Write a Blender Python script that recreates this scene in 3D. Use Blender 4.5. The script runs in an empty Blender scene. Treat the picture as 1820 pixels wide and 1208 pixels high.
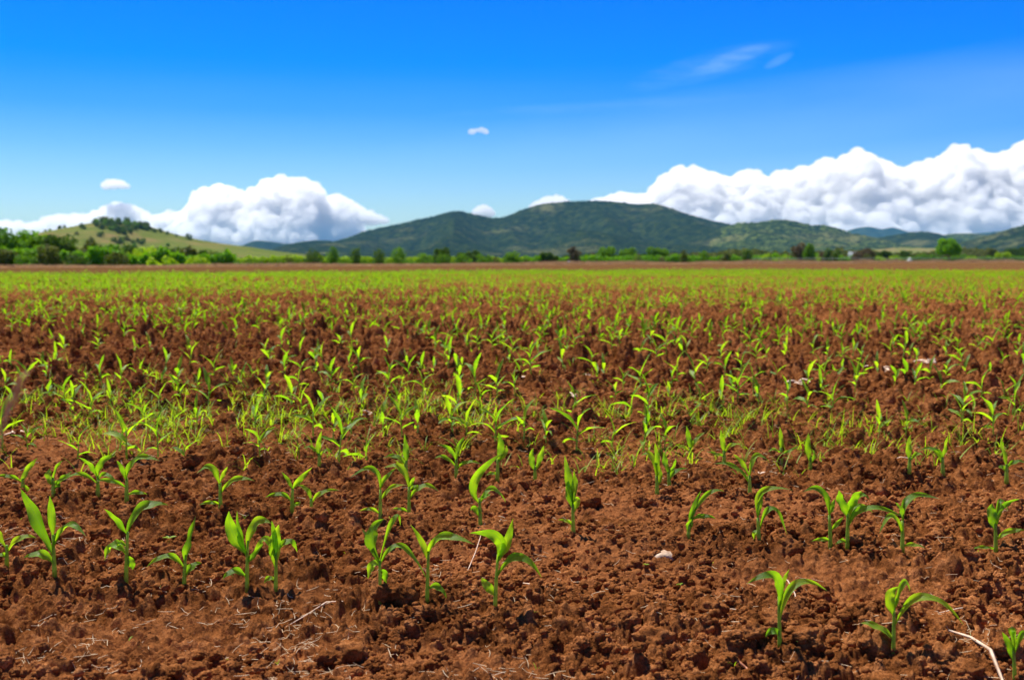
import bpy, math, random
import numpy as np
from mathutils import Vector

random.seed(7)
RNG = np.random.default_rng(7)
S = bpy.context.scene
COL = S.collection
R = math.radians

# ------------------------------------------------------------ camera
F = 1950.0; CX = 910.0; CY = 604.0; HOR = 460.0; CH = 1.1
PITCH = math.atan((CY - HOR) / F)
cam = bpy.data.cameras.new("camera"); camo = bpy.data.objects.new("camera", cam); COL.objects.link(camo)
camo.location = (0, 0, CH); camo.rotation_euler = (R(90) - PITCH, 0, 0)
cam.sensor_width = 36; cam.lens = F / 1820 * 36
cam.clip_start = 0.05; cam.clip_end = 80000
cam.dof.use_dof = True; cam.dof.focus_distance = 3.9; cam.dof.aperture_fstop = 3.6
S.camera = camo

# ------------------------------------------------------------ world, sun, exposure
SUN_EL, SUN_AZ = 63.0, -40.0         # azimuth from +Y, negative = towards -X
wd = bpy.data.worlds.new("World"); S.world = wd; wd.use_nodes = True
wn = wd.node_tree.nodes; wl = wd.node_tree.links; wn.clear()
wout = wn.new('ShaderNodeOutputWorld'); wbg = wn.new('ShaderNodeBackground')
sky = wn.new('ShaderNodeTexSky'); sky.sky_type = 'NISHITA'; sky.sun_disc = False
sky.sun_elevation = R(SUN_EL); sky.sun_rotation = R(SUN_AZ); sky.air_density = 1.0; sky.dust_density = 0.4; sky.ozone_density = 2.0
wbg.inputs[1].default_value = 0.1
tc = wn.new('ShaderNodeTexCoord'); sx = wn.new('ShaderNodeSeparateXYZ'); wl.new(tc.outputs['Generated'], sx.inputs[0])
ramp = wn.new('ShaderNodeValToRGB'); wl.new(sx.outputs[2], ramp.inputs[0])
SKY_STOPS = [(0.0, (.80, .86, .86)), (0.03, (.58, .75, .88)), (0.085, (.31, .58, .95)), (0.130, (.07, .41, 1.05)),
             (0.172, (.0, .36, 1.05)), (0.235, (.0, .315, 1.05)), (0.5, (.025, .17, .50)), (1.0, (.06, .17, .38))]
while len(ramp.color_ramp.elements) < len(SKY_STOPS): ramp.color_ramp.elements.new(0.5)
for e, (p, c) in zip(ramp.color_ramp.elements, SKY_STOPS):
    e.position = p; e.color = (*c, 1)
mul = wn.new('ShaderNodeMix'); mul.data_type = 'RGBA'; mul.blend_type = 'MULTIPLY'; mul.inputs[0].default_value = 1.0
wl.new(sky.outputs[0], mul.inputs[6]); wl.new(ramp.outputs[0], mul.inputs[7])
# thin high cirrus, by direction
def wmath(op, a, b=None, c=None):
    n = wn.new('ShaderNodeMath'); n.operation = op
    for i, v in enumerate((a, b, c)):
        if v is None: continue
        if isinstance(v, (int, float)): n.inputs[i].default_value = v
        else: wl.new(v, n.inputs[i])
    return n.outputs[0]
def wnoise(scale, sc3, detail=5, rot=0.0, rough=.55):
    mp = wn.new('ShaderNodeMapping'); mp.inputs['Scale'].default_value = sc3; mp.inputs['Rotation'].default_value = (0, rot, 0)
    nz = wn.new('ShaderNodeTexNoise'); nz.inputs['Scale'].default_value = scale; nz.inputs['Detail'].default_value = detail; nz.inputs['Roughness'].default_value = rough
    wl.new(tc.outputs['Generated'], mp.inputs[0]); wl.new(mp.outputs[0], nz.inputs['Vector'])
    return nz.outputs['Fac']
def px_dir(px, py):
    X = (px - CX) / F; V = (CY - py) / F
    c, s = math.cos(PITCH), math.sin(PITCH)
    d = Vector((X, c + V * s, -s + V * c)); return d.normalized()
def blob(px, py, wx, wz, tilt=0.0):
    d = px_dir(px, py)
    ax = wmath('SUBTRACT', sx.outputs[0], d.x); az = wmath('SUBTRACT', sx.outputs[2], d.z)
    az = wmath('SUBTRACT', az, wmath('MULTIPLY', ax, tilt))
    a = wmath('DIVIDE', ax, wx); b = wmath('DIVIDE', az, wz)
    r2 = wmath('ADD', wmath('MULTIPLY', a, a), wmath('MULTIPLY', b, b))
    return wmath('MAXIMUM', wmath('SUBTRACT', 1.0, r2), 0.0)
wis = wnoise(9, (1.0, 1.0, 7.0), 8, R(-9), .62)
wis2 = wnoise(5, (1, 1, 4.0), 4, R(-6), .5)
soft = wmath('MULTIPLY', wmath('SUBTRACT', wis, .42), 1.9)
soft = wmath('MAXIMUM', soft, 0.0)
m1 = wmath('MULTIPLY', blob(1260, 118, .075, .014, .22), soft)
m1b = wmath('MULTIPLY', blob(1300, 106, .034, .008, .30), wmath('ADD', soft, .25))
m2 = wmath('MULTIPLY', blob(1384, 108, .013, .005, .4), wmath('ADD', soft, .35))
band = wmath('MULTIPLY', blob(1750, 150, .52, .035, .10), wmath('MULTIPLY', wis2, .15))
m3 = wmath('MULTIPLY', blob(1060, 190, .16, .006, .05), wmath('MULTIPLY', soft, .12))
m4 = wmath('MULTIPLY', blob(330, 190, .5, .03, .02), wmath('MULTIPLY', wis2, .04))
cir = wmath('ADD', wmath('MULTIPLY', wmath('ADD', m1, wmath('ADD', m1b, m2)), .24), wmath('ADD', band, wmath('ADD', m3, m4)))
cir = wmath('MINIMUM', cir, .8)
mx = wn.new('ShaderNodeMix'); mx.data_type = 'RGBA'; wl.new(cir, mx.inputs[0]); wl.new(mul.outputs[2], mx.inputs[6]); mx.inputs[7].default_value = (5.5, 7.2, 9.5, 1)
wl.new(mx.outputs[2], wbg.inputs[0]); wl.new(wbg.outputs[0], wout.inputs[0])

sl = bpy.data.lights.new("sun", 'SUN'); sl.energy = 5.0; sl.angle = R(0.5); sl.color = (1.0, .95, .86)
so = bpy.data.objects.new("sun", sl); COL.objects.link(so)
sd = Vector((math.sin(R(SUN_AZ)) * math.cos(R(SUN_EL)), math.cos(R(SUN_AZ)) * math.cos(R(SUN_EL)), math.sin(R(SUN_EL))))
so.rotation_euler = (-sd).to_track_quat('-Z', 'Y').to_euler(); so.location = sd * 50
S.view_settings.view_transform = 'Standard'; S.view_settings.look = 'None'; S.view_settings.exposure = 0.7; S.view_settings.gamma = 1
S.cycles.use_denoising = True; S.cycles.max_bounces = 24; S.cycles.diffuse_bounces = 4; S.cycles.volume_bounces = 24
S.cycles.transparent_max_bounces = 8; S.cycles.use_adaptive_sampling = True; S.cycles.adaptive_threshold = 0.02

# ------------------------------------------------------------ pixel helpers (pixels of the photograph -> points in the place)
def at(px, py, D):
    d = px_dir(px, py); return Vector((0, 0, CH)) + d * (D / d.y)
def ground_at(px, py):
    d = px_dir(px, py); t = -CH / d.z; return (d.x * t, d.y * t)

# ------------------------------------------------------------ noise in numpy
def hsh(ix, iy, seed, iz=None):
    n = (ix.astype(np.int64) * 374761393 + iy.astype(np.int64) * 668265263 + seed * 974634777)
    if iz is not None: n = n + iz.astype(np.int64) * 2147483647
    n = n & 0xFFFFFFFF
    n = ((n ^ (n >> 13)) * 1274126177) & 0xFFFFFFFF
    n = ((n ^ (n >> 15)) * 2246822519) & 0xFFFFFFFF
    n = n ^ (n >> 16)
    return (n & 0xFFFFFF).astype(np.float64) / 16777215.0
def vnoise(x, y, seed):
    ix = np.floor(x); iy = np.floor(y); fx = x - ix; fy = y - iy
    fx = fx * fx * (3 - 2 * fx); fy = fy * fy * (3 - 2 * fy)
    a = hsh(ix, iy, seed); b = hsh(ix + 1, iy, seed); c = hsh(ix, iy + 1, seed); d = hsh(ix + 1, iy + 1, seed)
    return (a * (1 - fx) + b * fx) * (1 - fy) + (c * (1 - fx) + d * fx) * fy
def fbm(x, y, seed, octv=4, gain=.5):
    s = 0; a = 1; t = 0
    for i in range(octv):
        s = s + a * vnoise(x * 2 ** i + 17.3 * i, y * 2 ** i - 9.1 * i, seed + i); t += a; a *= gain
    return s / t
def vnoise3(x, y, z, seed):
    ix, iy, iz = np.floor(x), np.floor(y), np.floor(z); fx, fy, fz = x - ix, y - iy, z - iz
    fx = fx * fx * (3 - 2 * fx); fy = fy * fy * (3 - 2 * fy); fz = fz * fz * (3 - 2 * fz)
    r = 0
    for i in (0, 1):
        for j in (0, 1):
            for k in (0, 1):
                r = r + hsh(ix + i, iy + j, seed, iz + k) * (fx if i else 1 - fx) * (fy if j else 1 - fy) * (fz if k else 1 - fz)
    return r
def bumps(x, y, s, seed, keep=1.0, rmin=.3, rmax=.62):
    """rounded lumps, one per cell of size s; returns a height in metres"""
    u = x / s; v = y / s; iu = np.floor(u); iv = np.floor(v)
    best = np.zeros_like(u)
    for di in (-1, 0, 1):
        for dj in (-1, 0, 1):
            a = iu + di; b = iv + dj
            h1 = hsh(a, b, seed)
            px = a + h1; py = b + hsh(a, b, seed + 1)
            hr = hsh(a, b, seed + 2)
            r = rmin + (rmax - rmin) * hr
            th = h1 * 6.28; st = .75 + .5 * hr
            dx = u - px; dy = v - py
            ex = dx * np.cos(th) + dy * np.sin(th); ey = -dx * np.sin(th) + dy * np.cos(th)
            d2 = (ex * st) ** 2 + (ey / st) ** 2
            h = r * np.maximum(1 - d2 / (r * r), 0) ** .68 * (hsh(a, b, seed + 3) < keep)
            best = np.maximum(best, h)
    return best * s
ROW_S = -0.28   # the rows run slightly askew of the camera
def row_coord(x, y): return (y - ROW_S * x)
CRUST = {}
def ground_h(x, y, step=None):
    """height of the tilled soil at x, y; step = local mesh spacing"""
    if step is None: step = np.full_like(x, .003)
    near = (step < .35)
    z = np.zeros_like(x)
    fade = lambda s: np.clip((s / np.maximum(step, 1e-6) - 1.2) / 1.5, 0, 1)
    # beds and wheel-smoothed strips
    rc = row_coord(x, y)
    far = np.clip(1 - (np.hypot(x, y) - 60) / 80, 0, 1)
    z += .020 * np.cos((rc - 4.45) * 2 * math.pi / .98) * far
    z += (.09 * (fbm(x / 2.6, y / 1.7, 11, 3) - .5) + .05 * (fbm(x / .7, y / .5, 12, 2) - .5)) * far
    z += .10 * (vnoise(x / 14, y / 9, 13) - .5) * np.clip(np.hypot(x, y) / 40, .1, 1) * far
    m = near & (far > 0)
    X = x[m]; Y = y[m]; st = step[m]; f = lambda s: np.clip((s / st - 1.2) / 1.5, 0, 1)
    rcm = row_coord(X, Y); lane = np.exp(-((rcm - 3.93) / .17) ** 2) * .22 + np.exp(-((rcm - 4.95) / .16) ** 2) * .07 
    raw = (fbm(X / 1.1, Y / .55, 21, 4) - .29 - lane) * 5.0; smooth = np.clip(raw, .30, 1)   # crusted patches between the clods
    CRUST['v'] = np.zeros_like(x); CRUST['v'][m] = np.clip(.75 - raw, 0, 1) * np.clip(2 - np.hypot(X, Y) / 9, 0, 1)
    wx = X + .05 * (fbm(X / .09, Y / .09, 31, 3) - .5); wy = Y + .05 * (fbm(X / .09, Y / .09, 41, 3) - .5)
    b = np.zeros_like(X)
    for s, amp, keep, seed in ((.30, .22, .25, 100), (.15, .46, .45, 110), (.075, .80, .60, 120), (.040, .95, .78, 130), (.021, 1.05, .85, 140), (.0115, 1.05, .9, 150)):
        w = f(s)
        k = w > 0
        if not k.any(): continue
        q = .35 if s < .05 else 1.0
        hh = np.zeros_like(X)
        ux = (wx if s > .05 else X * .6 + wx * .4)[k]; uy = (wy if s > .05 else Y * .6 + wy * .4)[k]
        hh[k] = bumps(ux, uy, s, seed, keep)
        mod = smooth if s > .05 else .7 + .3 * smooth
        b += hh * amp * w * mod * (.85 if s > .2 else 1) * (1 + (2.3 * np.clip((np.hypot(X, Y) - 5) / 9, 0, 1) if s > .05 else 0))
    b += .022 * (np.abs(2 * fbm(X / .06, Y / .06, 51, 4) - 1) - .3) * f(.04) * (.5 + .5 * smooth)
    b += .006 * (fbm(X / .012, Y / .012, 61, 2) - .5) * f(.012)
    zz = np.zeros_like(x); zz[m] = b - .04 * np.clip(1.3 - st / .1, 0, 1)
    z = z + zz
    # beyond the far edge the land lies a little lower
    e = np.clip((y - .97 * x - 199) / 25, 0, 1)
    z = z - 1.25 * e * e * (3 - 2 * e)
    return z
def gz(x, y):
    return float(ground_h(np.array([float(x)]), np.array([float(y)]))[0])

def soil_hit(px, py):
    d = px_dir(px, py); D0 = ground_at(px, py)[1]; Y = np.linspace(D0 * .86, D0 * 1.12, 700); X = Y * d.x / d.y; Zr = CH + Y * d.z / d.y
    h = ground_h(X.copy(), Y.copy()); k = np.nonzero(Zr <= h)[0]; k = int(k[0]) if len(k) else 350
    return float(X[k]), float(Y[k]), float(h[k])
# ------------------------------------------------------------ object helpers
def tag(o, label=None, cat=None, group=None, kind=None):
    if label: o['label'] = label
    if cat: o['category'] = cat
    if group: o['group'] = group
    if kind: o['kind'] = kind
    return o
def mesh_obj(name, verts, faces, mat, parent=None, smooth=True):
    me = bpy.data.meshes.new(name)
    verts = np.asarray(verts, dtype=np.float32).reshape(-1, 3)
    if isinstance(faces, np.ndarray):
        k = faces.shape[1]; n = len(faces)
        me.vertices.add(len(verts)); me.vertices.foreach_set('co', verts.ravel())
        me.loops.add(n * k); me.loops.foreach_set('vertex_index', faces.astype(np.int32).ravel())
        me.polygons.add(n); me.polygons.foreach_set('loop_start', np.arange(0, n * k, k, dtype=np.int32))
        me.polygons.foreach_set('loop_total', np.full(n, k, dtype=np.int32))
        me.update(calc_edges=True)
    else:
        me.from_pydata([tuple(map(float, v)) for v in verts], [], faces); me.update()
    if smooth: me.polygons.foreach_set('use_smooth', np.ones(len(me.polygons), dtype=bool))
    if mat: me.materials.append(mat)
    o = bpy.data.objects.new(name, me); COL.objects.link(o)
    if parent: o.parent = parent
    return o
def empty(name, loc):
    o = bpy.data.objects.new(name, None); o.empty_display_size = .05; COL.objects.link(o); o.location = loc; return o
class MB:
    def __init__(s): s.v = []; s.f = []
    def add(s, vs, fs):
        b = len(s.v); s.v += [tuple(v) for v in vs]; s.f += [tuple(i + b for i in f) for f in fs]
    def tube(s, pts, rad, n=6, cap=True):
        pts = [Vector(p) for p in pts]; rad = rad if isinstance(rad, (list, tuple)) else [rad] * len(pts)
        rings = []
        for i, p in enumerate(pts):
            t = (pts[min(i + 1, len(pts) - 1)] - pts[max(i - 1, 0)]).normalized()
            a = t.cross(Vector((0.3, 1, 0.1))).normalized(); b = t.cross(a)
            rings.append([p + (a * math.cos(k * 2 * math.pi / n) + b * math.sin(k * 2 * math.pi / n)) * rad[i] for k in range(n)])
        vs = [q for r in rings for q in r]; fs = []
        for i in range(len(pts) - 1):
            for k in range(n): fs.append((i * n + k, i * n + (k + 1) % n, (i + 1) * n + (k + 1) % n, (i + 1) * n + k))
        if cap: fs.append(tuple(range((len(pts) - 1) * n, len(pts) * n))); fs.append(tuple(reversed(range(n))))
        s.add(vs, fs)
    def box(s, c, d):
        c = Vector(c); x, y, z = [v / 2 for v in d]
        vs = [c + Vector((i * x, j * y, k * z)) for i in (-1, 1) for j in (-1, 1) for k in (-1, 1)]
        s.add(vs, [(0, 1, 3, 2), (4, 6, 7, 5), (0, 4, 5, 1), (2, 3, 7, 6), (0, 2, 6, 4), (1, 5, 7, 3)])
    def build(s, name, mat, parent=None, smooth=True): return mesh_obj(name, s.v, s.f, mat, parent, smooth)

# ------------------------------------------------------------ materials
def newmat(name):
    m = bpy.data.materials.new(name); m.use_nodes = True; n = m.node_tree.nodes; n.clear()
    out = n.new('ShaderNodeOutputMaterial'); return m, n, m.node_tree.links, out
def nd_noise(n, l, vec, scale, detail=4, rough=.55, dist=0):
    z = n.new('ShaderNodeTexNoise'); z.inputs['Scale'].default_value = scale; z.inputs['Detail'].default_value = detail
    z.inputs['Roughness'].default_value = rough; z.inputs['Distortion'].default_value = dist
    if vec is not None: l.new(vec, z.inputs['Vector'])
    return z.outputs['Fac']
def nd_ramp(n, l, fac, stops):
    r = n.new('ShaderNodeValToRGB'); l.new(fac, r.inputs[0])
    while len(r.color_ramp.elements) < len(stops): r.color_ramp.elements.new(.5)
    for e, (p, c) in zip(r.color_ramp.elements, stops):
        e.position = p; e.color = (*c, 1) if len(c) == 3 else c
    return r.outputs[0]
def nd_mix(n, l, fac, a, b, mode='MIX'):
    m = n.new('ShaderNodeMix'); m.data_type = 'RGBA'; m.blend_type = mode
    for i, v in ((0, fac), (6, a), (7, b)):
        if isinstance(v, (int, float)): m.inputs[i].default_value = v
        elif isinstance(v, tuple): m.inputs[i].default_value = (*v, 1)
        else: l.new(v, m.inputs[i])
    return m.outputs[2]
def nd_math(n, l, op, a, b=0.0, clamp=False):
    m = n.new('ShaderNodeMath'); m.operation = op; m.use_clamp = clamp
    for i, v in ((0, a), (1, b)):
        if isinstance(v, (int, float)): m.inputs[i].default_value = v
        else: l.new(v, m.inputs[i])
    return m.outputs[0]

def soil_nodes(n, l, pos):
    big = nd_noise(n, l, pos, .9, 7, .68)
    mid = nd_noise(n, l, pos, 14, 6, .65)
    fine = nd_noise(n, l, pos, 160, 5, .7)
    c = nd_ramp(n, l, mid, [(.30, (.115, .038, .0110)), (.50, (.285, .104, .032)), (.70, (.50, .212, .078))])
    c2 = nd_ramp(n, l, fine, [(.32, (.40, .36, .34)), (.5, (1, 1, 1)), (.68, (1.35, 1.32, 1.3))])
    c = nd_mix(n, l, 1.0, c, c2, 'MULTIPLY')
    c3 = nd_ramp(n, l, big, [(.34, (.74, .70, .68)), (.52, (1.08, 1.06, 1.04)), (.68, (1.38, 1.42, 1.52))])
    return nd_mix(n, l, 1.0, c, c3, 'MULTIPLY'), fine, mid

def make_ground_mat():
    m, n, l, out = newmat("tilled_red_soil")
    g = n.new('ShaderNodeNewGeometry'); pos = g.outputs['Position']
    col, fine, mid = soil_nodes(n, l, pos)
    sp = n.new('ShaderNodeSeparateXYZ'); l.new(pos, sp.inputs[0])
    ca = n.new('ShaderNodeAttribute'); ca.attribute_name = 'crust'
    col = nd_mix(n, l, nd_math(n, l, 'MULTIPLY', ca.outputs['Fac'], .5), col, nd_mix(n, l, fine, (.36, .125, .040), (.60, .235, .09)))
    # beyond the crop: bare worked strip, then pasture behind the field edge
    e = nd_math(n, l, 'SUBTRACT', sp.outputs[1], nd_math(n, l, 'MULTIPLY', sp.outputs[0], .97))
    mk = nd_math(n, l, 'MULTIPLY', nd_math(n, l, 'SUBTRACT', e, 196), 1.0, True)
    mk2 = nd_math(n, l, 'MULTIPLY', nd_math(n, l, 'SUBTRACT', e, 190), .2, True)
    dry = nd_ramp(n, l, nd_noise(n, l, pos, .8, 4), [(.3, (.34, .17, .07)), (.7, (.46, .27, .12))])
    col = nd_mix(n, l, mk2, col, dry)
    gr = nd_ramp(n, l, nd_noise(n, l, pos, .03, 6), [(.35, (.10, .18, .02)), (.5, (.16, .22, .035)), (.65, (.24, .22, .07))])
    col = nd_mix(n, l, mk, col, gr)
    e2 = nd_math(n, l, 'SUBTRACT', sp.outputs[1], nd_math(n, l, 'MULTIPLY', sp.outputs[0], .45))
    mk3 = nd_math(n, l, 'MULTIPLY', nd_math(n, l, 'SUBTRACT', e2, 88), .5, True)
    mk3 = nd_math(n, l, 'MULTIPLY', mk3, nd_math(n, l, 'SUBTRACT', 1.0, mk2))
    col = nd_mix(n, l, mk3, col, nd_mix(n, l, 1.0, col, (.62, .86, 1.0), 'MULTIPLY'))  # darker, less red tint paints in clod self-shadow the coarse mesh lacks
    b1 = n.new('ShaderNodeBump'); b1.inputs['Strength'].default_value = .9; b1.inputs['Distance'].default_value = .006
    fb = nd_noise(n, l, pos, 260, 4, .7); l.new(fb, b1.inputs['Height'])
    b2 = n.new('ShaderNodeBump'); b2.inputs['Strength'].default_value = .6; b2.inputs['Distance'].default_value = .035
    l.new(nd_noise(n, l, pos, 55, 4, .7), b2.inputs['Height']); l.new(b1.outputs[0], b2.inputs['Normal'])
    b3 = n.new('ShaderNodeBump'); b3.inputs['Strength'].default_value = .5; b3.inputs['Distance'].default_value = .12
    l.new(nd_noise(n, l, pos, 7, 3, .7), b3.inputs['Height']); l.new(b2.outputs[0], b3.inputs['Normal']); b2 = b3
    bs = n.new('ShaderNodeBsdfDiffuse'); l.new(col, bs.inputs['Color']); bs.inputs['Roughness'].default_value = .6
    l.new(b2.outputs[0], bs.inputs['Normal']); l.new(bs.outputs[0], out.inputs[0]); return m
def make_clod_mat():
    m, n, l, out = newmat("soil_clod")
    g = n.new('ShaderNodeNewGeometry'); col, fine, mid = soil_nodes(n, l, g.outputs['Position'])
    b1 = n.new('ShaderNodeBump'); b1.inputs['Strength'].default_value = .9; b1.inputs['Distance'].default_value = .006
    l.new(nd_noise(n, l, g.outputs['Position'], 220, 4, .7), b1.inputs['Height'])
    bs = n.new('ShaderNodeBsdfDiffuse'); l.new(col, bs.inputs['Color']); bs.inputs['Roughness'].default_value = .6
    l.new(b1.outputs[0], bs.inputs['Normal']); l.new(bs.outputs[0], out.inputs[0]); return m
def make_leaf_mat(name, c_lo, c_hi, t_col, trans=.5, rough=.42, scale=30, spec=.5, seedvar=.25):
    """green leaf: reflective face plus light let through"""
    m, n, l, out = newmat(name)
    g = n.new('ShaderNodeNewGeometry')
    oi = n.new('ShaderNodeObjectInfo')
    f = nd_noise(n, l, g.outputs['Position'], scale, 3)
    f = nd_math(n, l, 'ADD', f, nd_math(n, l, 'MULTIPLY', nd_math(n, l, 'SUBTRACT', oi.outputs['Random'], .5), seedvar))
    f = nd_math(n, l, 'ADD', f, nd_math(n, l, 'MULTIPLY', nd_math(n, l, 'SUBTRACT', g.outputs['Random Per Island'], .5), seedvar))
    col = nd_ramp(n, l, f, [(.25, c_lo), (.75, c_hi)])
    bs = n.new('ShaderNodeBsdfPrincipled'); l.new(col, bs.inputs['Base Color']); bs.inputs['Roughness'].default_value = rough
    bs.inputs['Specular IOR Level'].default_value = spec
    tr = n.new('ShaderNodeBsdfTranslucent')
    l.new(nd_mix(n, l, nd_math(n, l, 'MULTIPLY', f, 1.0, True), tuple(c * .7 for c in t_col), t_col), tr.inputs[0])
    mx = n.new('ShaderNodeMixShader'); mx.inputs[0].default_value = trans
    l.new(bs.outputs[0], mx.inputs[1]); l.new(tr.outputs[0], mx.inputs[2]); l.new(mx.outputs[0], out.inputs[0]); return m
def make_plain(name, c1, c2, scale=40, rough=.8, bump=0.0, spec=.3):
    m, n, l, out = newmat(name); tcn = n.new('ShaderNodeTexCoord')
    f = nd_noise(n, l, tcn.outputs['Object'], scale, 5); col = nd_ramp(n, l, f, [(.3, c1), (.7, c2)])
    bs = n.new('ShaderNodeBsdfPrincipled'); l.new(col, bs.inputs['Base Color']); bs.inputs['Roughness'].default_value = rough; bs.inputs['Specular IOR Level'].default_value = spec
    if bump:
        b = n.new('ShaderNodeBump'); b.inputs['Distance'].default_value = bump; l.new(f, b.inputs['Height']); l.new(b.outputs[0], bs.inputs['Normal'])
    l.new(bs.outputs[0], out.inputs[0]); return m

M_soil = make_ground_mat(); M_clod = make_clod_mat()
def make_corn_mat():
    m, n, l, out = newmat("corn_leaf")
    g = n.new('ShaderNodeNewGeometry'); oi = n.new('ShaderNodeObjectInfo'); uv = n.new('ShaderNodeUVMap'); uv.uv_map = "UVMap"
    su = n.new('ShaderNodeSeparateXYZ'); l.new(uv.outputs[0], su.inputs[0])
    au = nd_math(n, l, 'ABSOLUTE', nd_math(n, l, 'SUBTRACT', su.outputs[0], .5))
    rib = nd_math(n, l, 'SUBTRACT', 1.0, nd_math(n, l, 'MULTIPLY', au, 16), True)
    vein = nd_math(n, l, 'SINE', nd_math(n, l, 'MULTIPLY', su.outputs[0], 70))
    f = nd_noise(n, l, g.outputs['Position'], 22, 3)
    f = nd_math(n, l, 'ADD', f, nd_math(n, l, 'MULTIPLY', nd_math(n, l, 'SUBTRACT', oi.outputs['Random'], .5), .45))
    f = nd_math(n, l, 'ADD', f, nd_math(n, l, 'MULTIPLY', vein, .045))
    col = nd_ramp(n, l, f, [(.25, (.085, .230, .014)), (.55, (.155, .345, .020)), (.85, (.26, .44, .03))])
    col = nd_mix(n, l, nd_math(n, l, 'MULTIPLY', rib, .45), col, (.26, .42, .12))
    tip = nd_math(n, l, 'MULTIPLY', nd_math(n, l, 'SUBTRACT', nd_math(n, l, 'ADD', su.outputs[1], nd_math(n, l, 'MULTIPLY', nd_noise(n, l, g.outputs['Position'], 30, 3), .22)), 1.04), 14, True)
    col = nd_mix(n, l, tip, col, (.42, .28, .10))
    tcol = nd_ramp(n, l, f, [(.25, (.30, .64, .006)), (.6, (.48, .82, .008)), (.9, (.66, .88, .012))])
    tcol = nd_mix(n, l, nd_math(n, l, 'MULTIPLY', rib, .4), tcol, (.16, .36, .02))
    bs = n.new('ShaderNodeBsdfPrincipled'); l.new(col, bs.inputs['Base Color']); bs.inputs['Roughness'].default_value = .42; bs.inputs['Specular IOR Level'].default_value = .55
    bp = n.new('ShaderNodeBump'); bp.inputs['Distance'].default_value = .0006; bp.inputs['Strength'].default_value = .6; l.new(vein, bp.inputs['Height']); l.new(bp.outputs[0], bs.inputs['Normal'])
    tr = n.new('ShaderNodeBsdfTranslucent'); l.new(tcol, tr.inputs[0])
    mx = n.new('ShaderNodeMixShader'); mx.inputs[0].default_value = .54
    l.new(bs.outputs[0], mx.inputs[1]); l.new(tr.outputs[0], mx.inputs[2]); l.new(mx.outputs[0], out.inputs[0]); return m
M_corn = make_corn_mat()
M_stem = make_leaf_mat("corn_stem", (.22, .38, .04), (.34, .50, .07), (.6, .8, .05), .4, .4, 40)
M_farcorn = make_leaf_mat("far_corn", (.08, .22, .008), (.18, .37, .010), (.38, .74, .004), .5, .5, 3, .15, .5)
M_weed = make_leaf_mat("weed_grass", (.12, .27, .01), (.28, .44, .025), (.60, .86, .012), .5, .5, 12, .25, .5)
M_straw = make_plain("dry_straw", (.42, .27, .13), (.74, .58, .38), 30, .6)
M_husk = make_plain("dry_husk", (.50, .30, .18), (.82, .64, .48), 25, .6)
M_trunk = make_plain("bark", (.09, .06, .04), (.17, .12, .08), 3, .9)
M_stone = make_plain("pale_stone", (.36, .22, .14), (.60, .46, .34), 60, .9, .004)
M_redleaf = make_plain("dry_red_leaf", (.36, .12, .06), (.5, .2, .1), 60, .6)
M_white = make_plain("white_paint", (.50, .50, .48), (.62, .62, .60), 2, .6)
M_wood = make_plain("weathered_wood", (.16, .11, .08), (.30, .22, .16), 3, .9)
M_grey = make_plain("grey_steel", (.3, .3, .3), (.42, .42, .42), 3, .6)
M_drygrass = make_leaf_mat("dry_grass", (.58, .37, .17), (.78, .58, .32), (.75, .5, .25), .3, .7, .6, .2, .4)

# ------------------------------------------------------------ ground
def build_ground():
    dense = np.linspace(-33.5, 33.5, 1420)
    g = []; a = 33.5; s = .3
    while a < 180: a += s; s = min(s * 1.35, 8); g.append(min(a, 180))
    g = np.array(g[:-1])
    ang = np.radians(np.concatenate([-180 + (180 - g[::-1]) * 1.0, dense, g])) if False else np.radians(np.concatenate([-g[::-1], dense, g, [180.0]]))
    r = [.12, .3, .6, .9, 1.2, 1.5, 1.8, 2.1]
    while r[-1] < 20: r.append(r[-1] * 1.0019)
    while r[-1] < 38: r.append(r[-1] * 1.0022)
    while r[-1] < 75: r.append(r[-1] * 1.0035)
    while r[-1] < 420: r.append(r[-1] * 1.012)
    while r[-1] < 15500: r.append(r[-1] * 1.07)
    r = np.array(r)
    A, Rr = np.meshgrid(ang, r)
    x = Rr * np.sin(A); y = Rr * np.cos(A)
    dr = np.gradient(r); da = np.gradient(ang)
    step = np.maximum(Rr * np.abs(da)[None, :], dr[:, None] * .75)
    step[:, -1] = 5; step[:, 0] = 5
    z = ground_h(x.ravel(), y.ravel(), step.ravel()).reshape(x.shape)
    nr, na = x.shape
    V = np.stack([x, y, z], -1).reshape(-1, 3); crust = np.append(CRUST['v'], 0).astype(np.float32)
    i = np.arange(nr - 1)[:, None] * na; j = np.arange(na)[None, :]; j2 = (j + 1) % na
    Fc = np.stack([i + j, i + j2, i + na + j2, i + na + j], -1).reshape(-1, 4)[:, ::-1]
    V = np.vstack([V, [[0, 0, V[:na, 2].mean()]]])
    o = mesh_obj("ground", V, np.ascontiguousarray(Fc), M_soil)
    at_ = o.data.attributes.new("crust", "FLOAT", "POINT"); at_.data.foreach_set("value", crust)
    tag(o, "reddish brown tilled soil of the field", None, None, 'structure')
build_ground()

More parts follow.
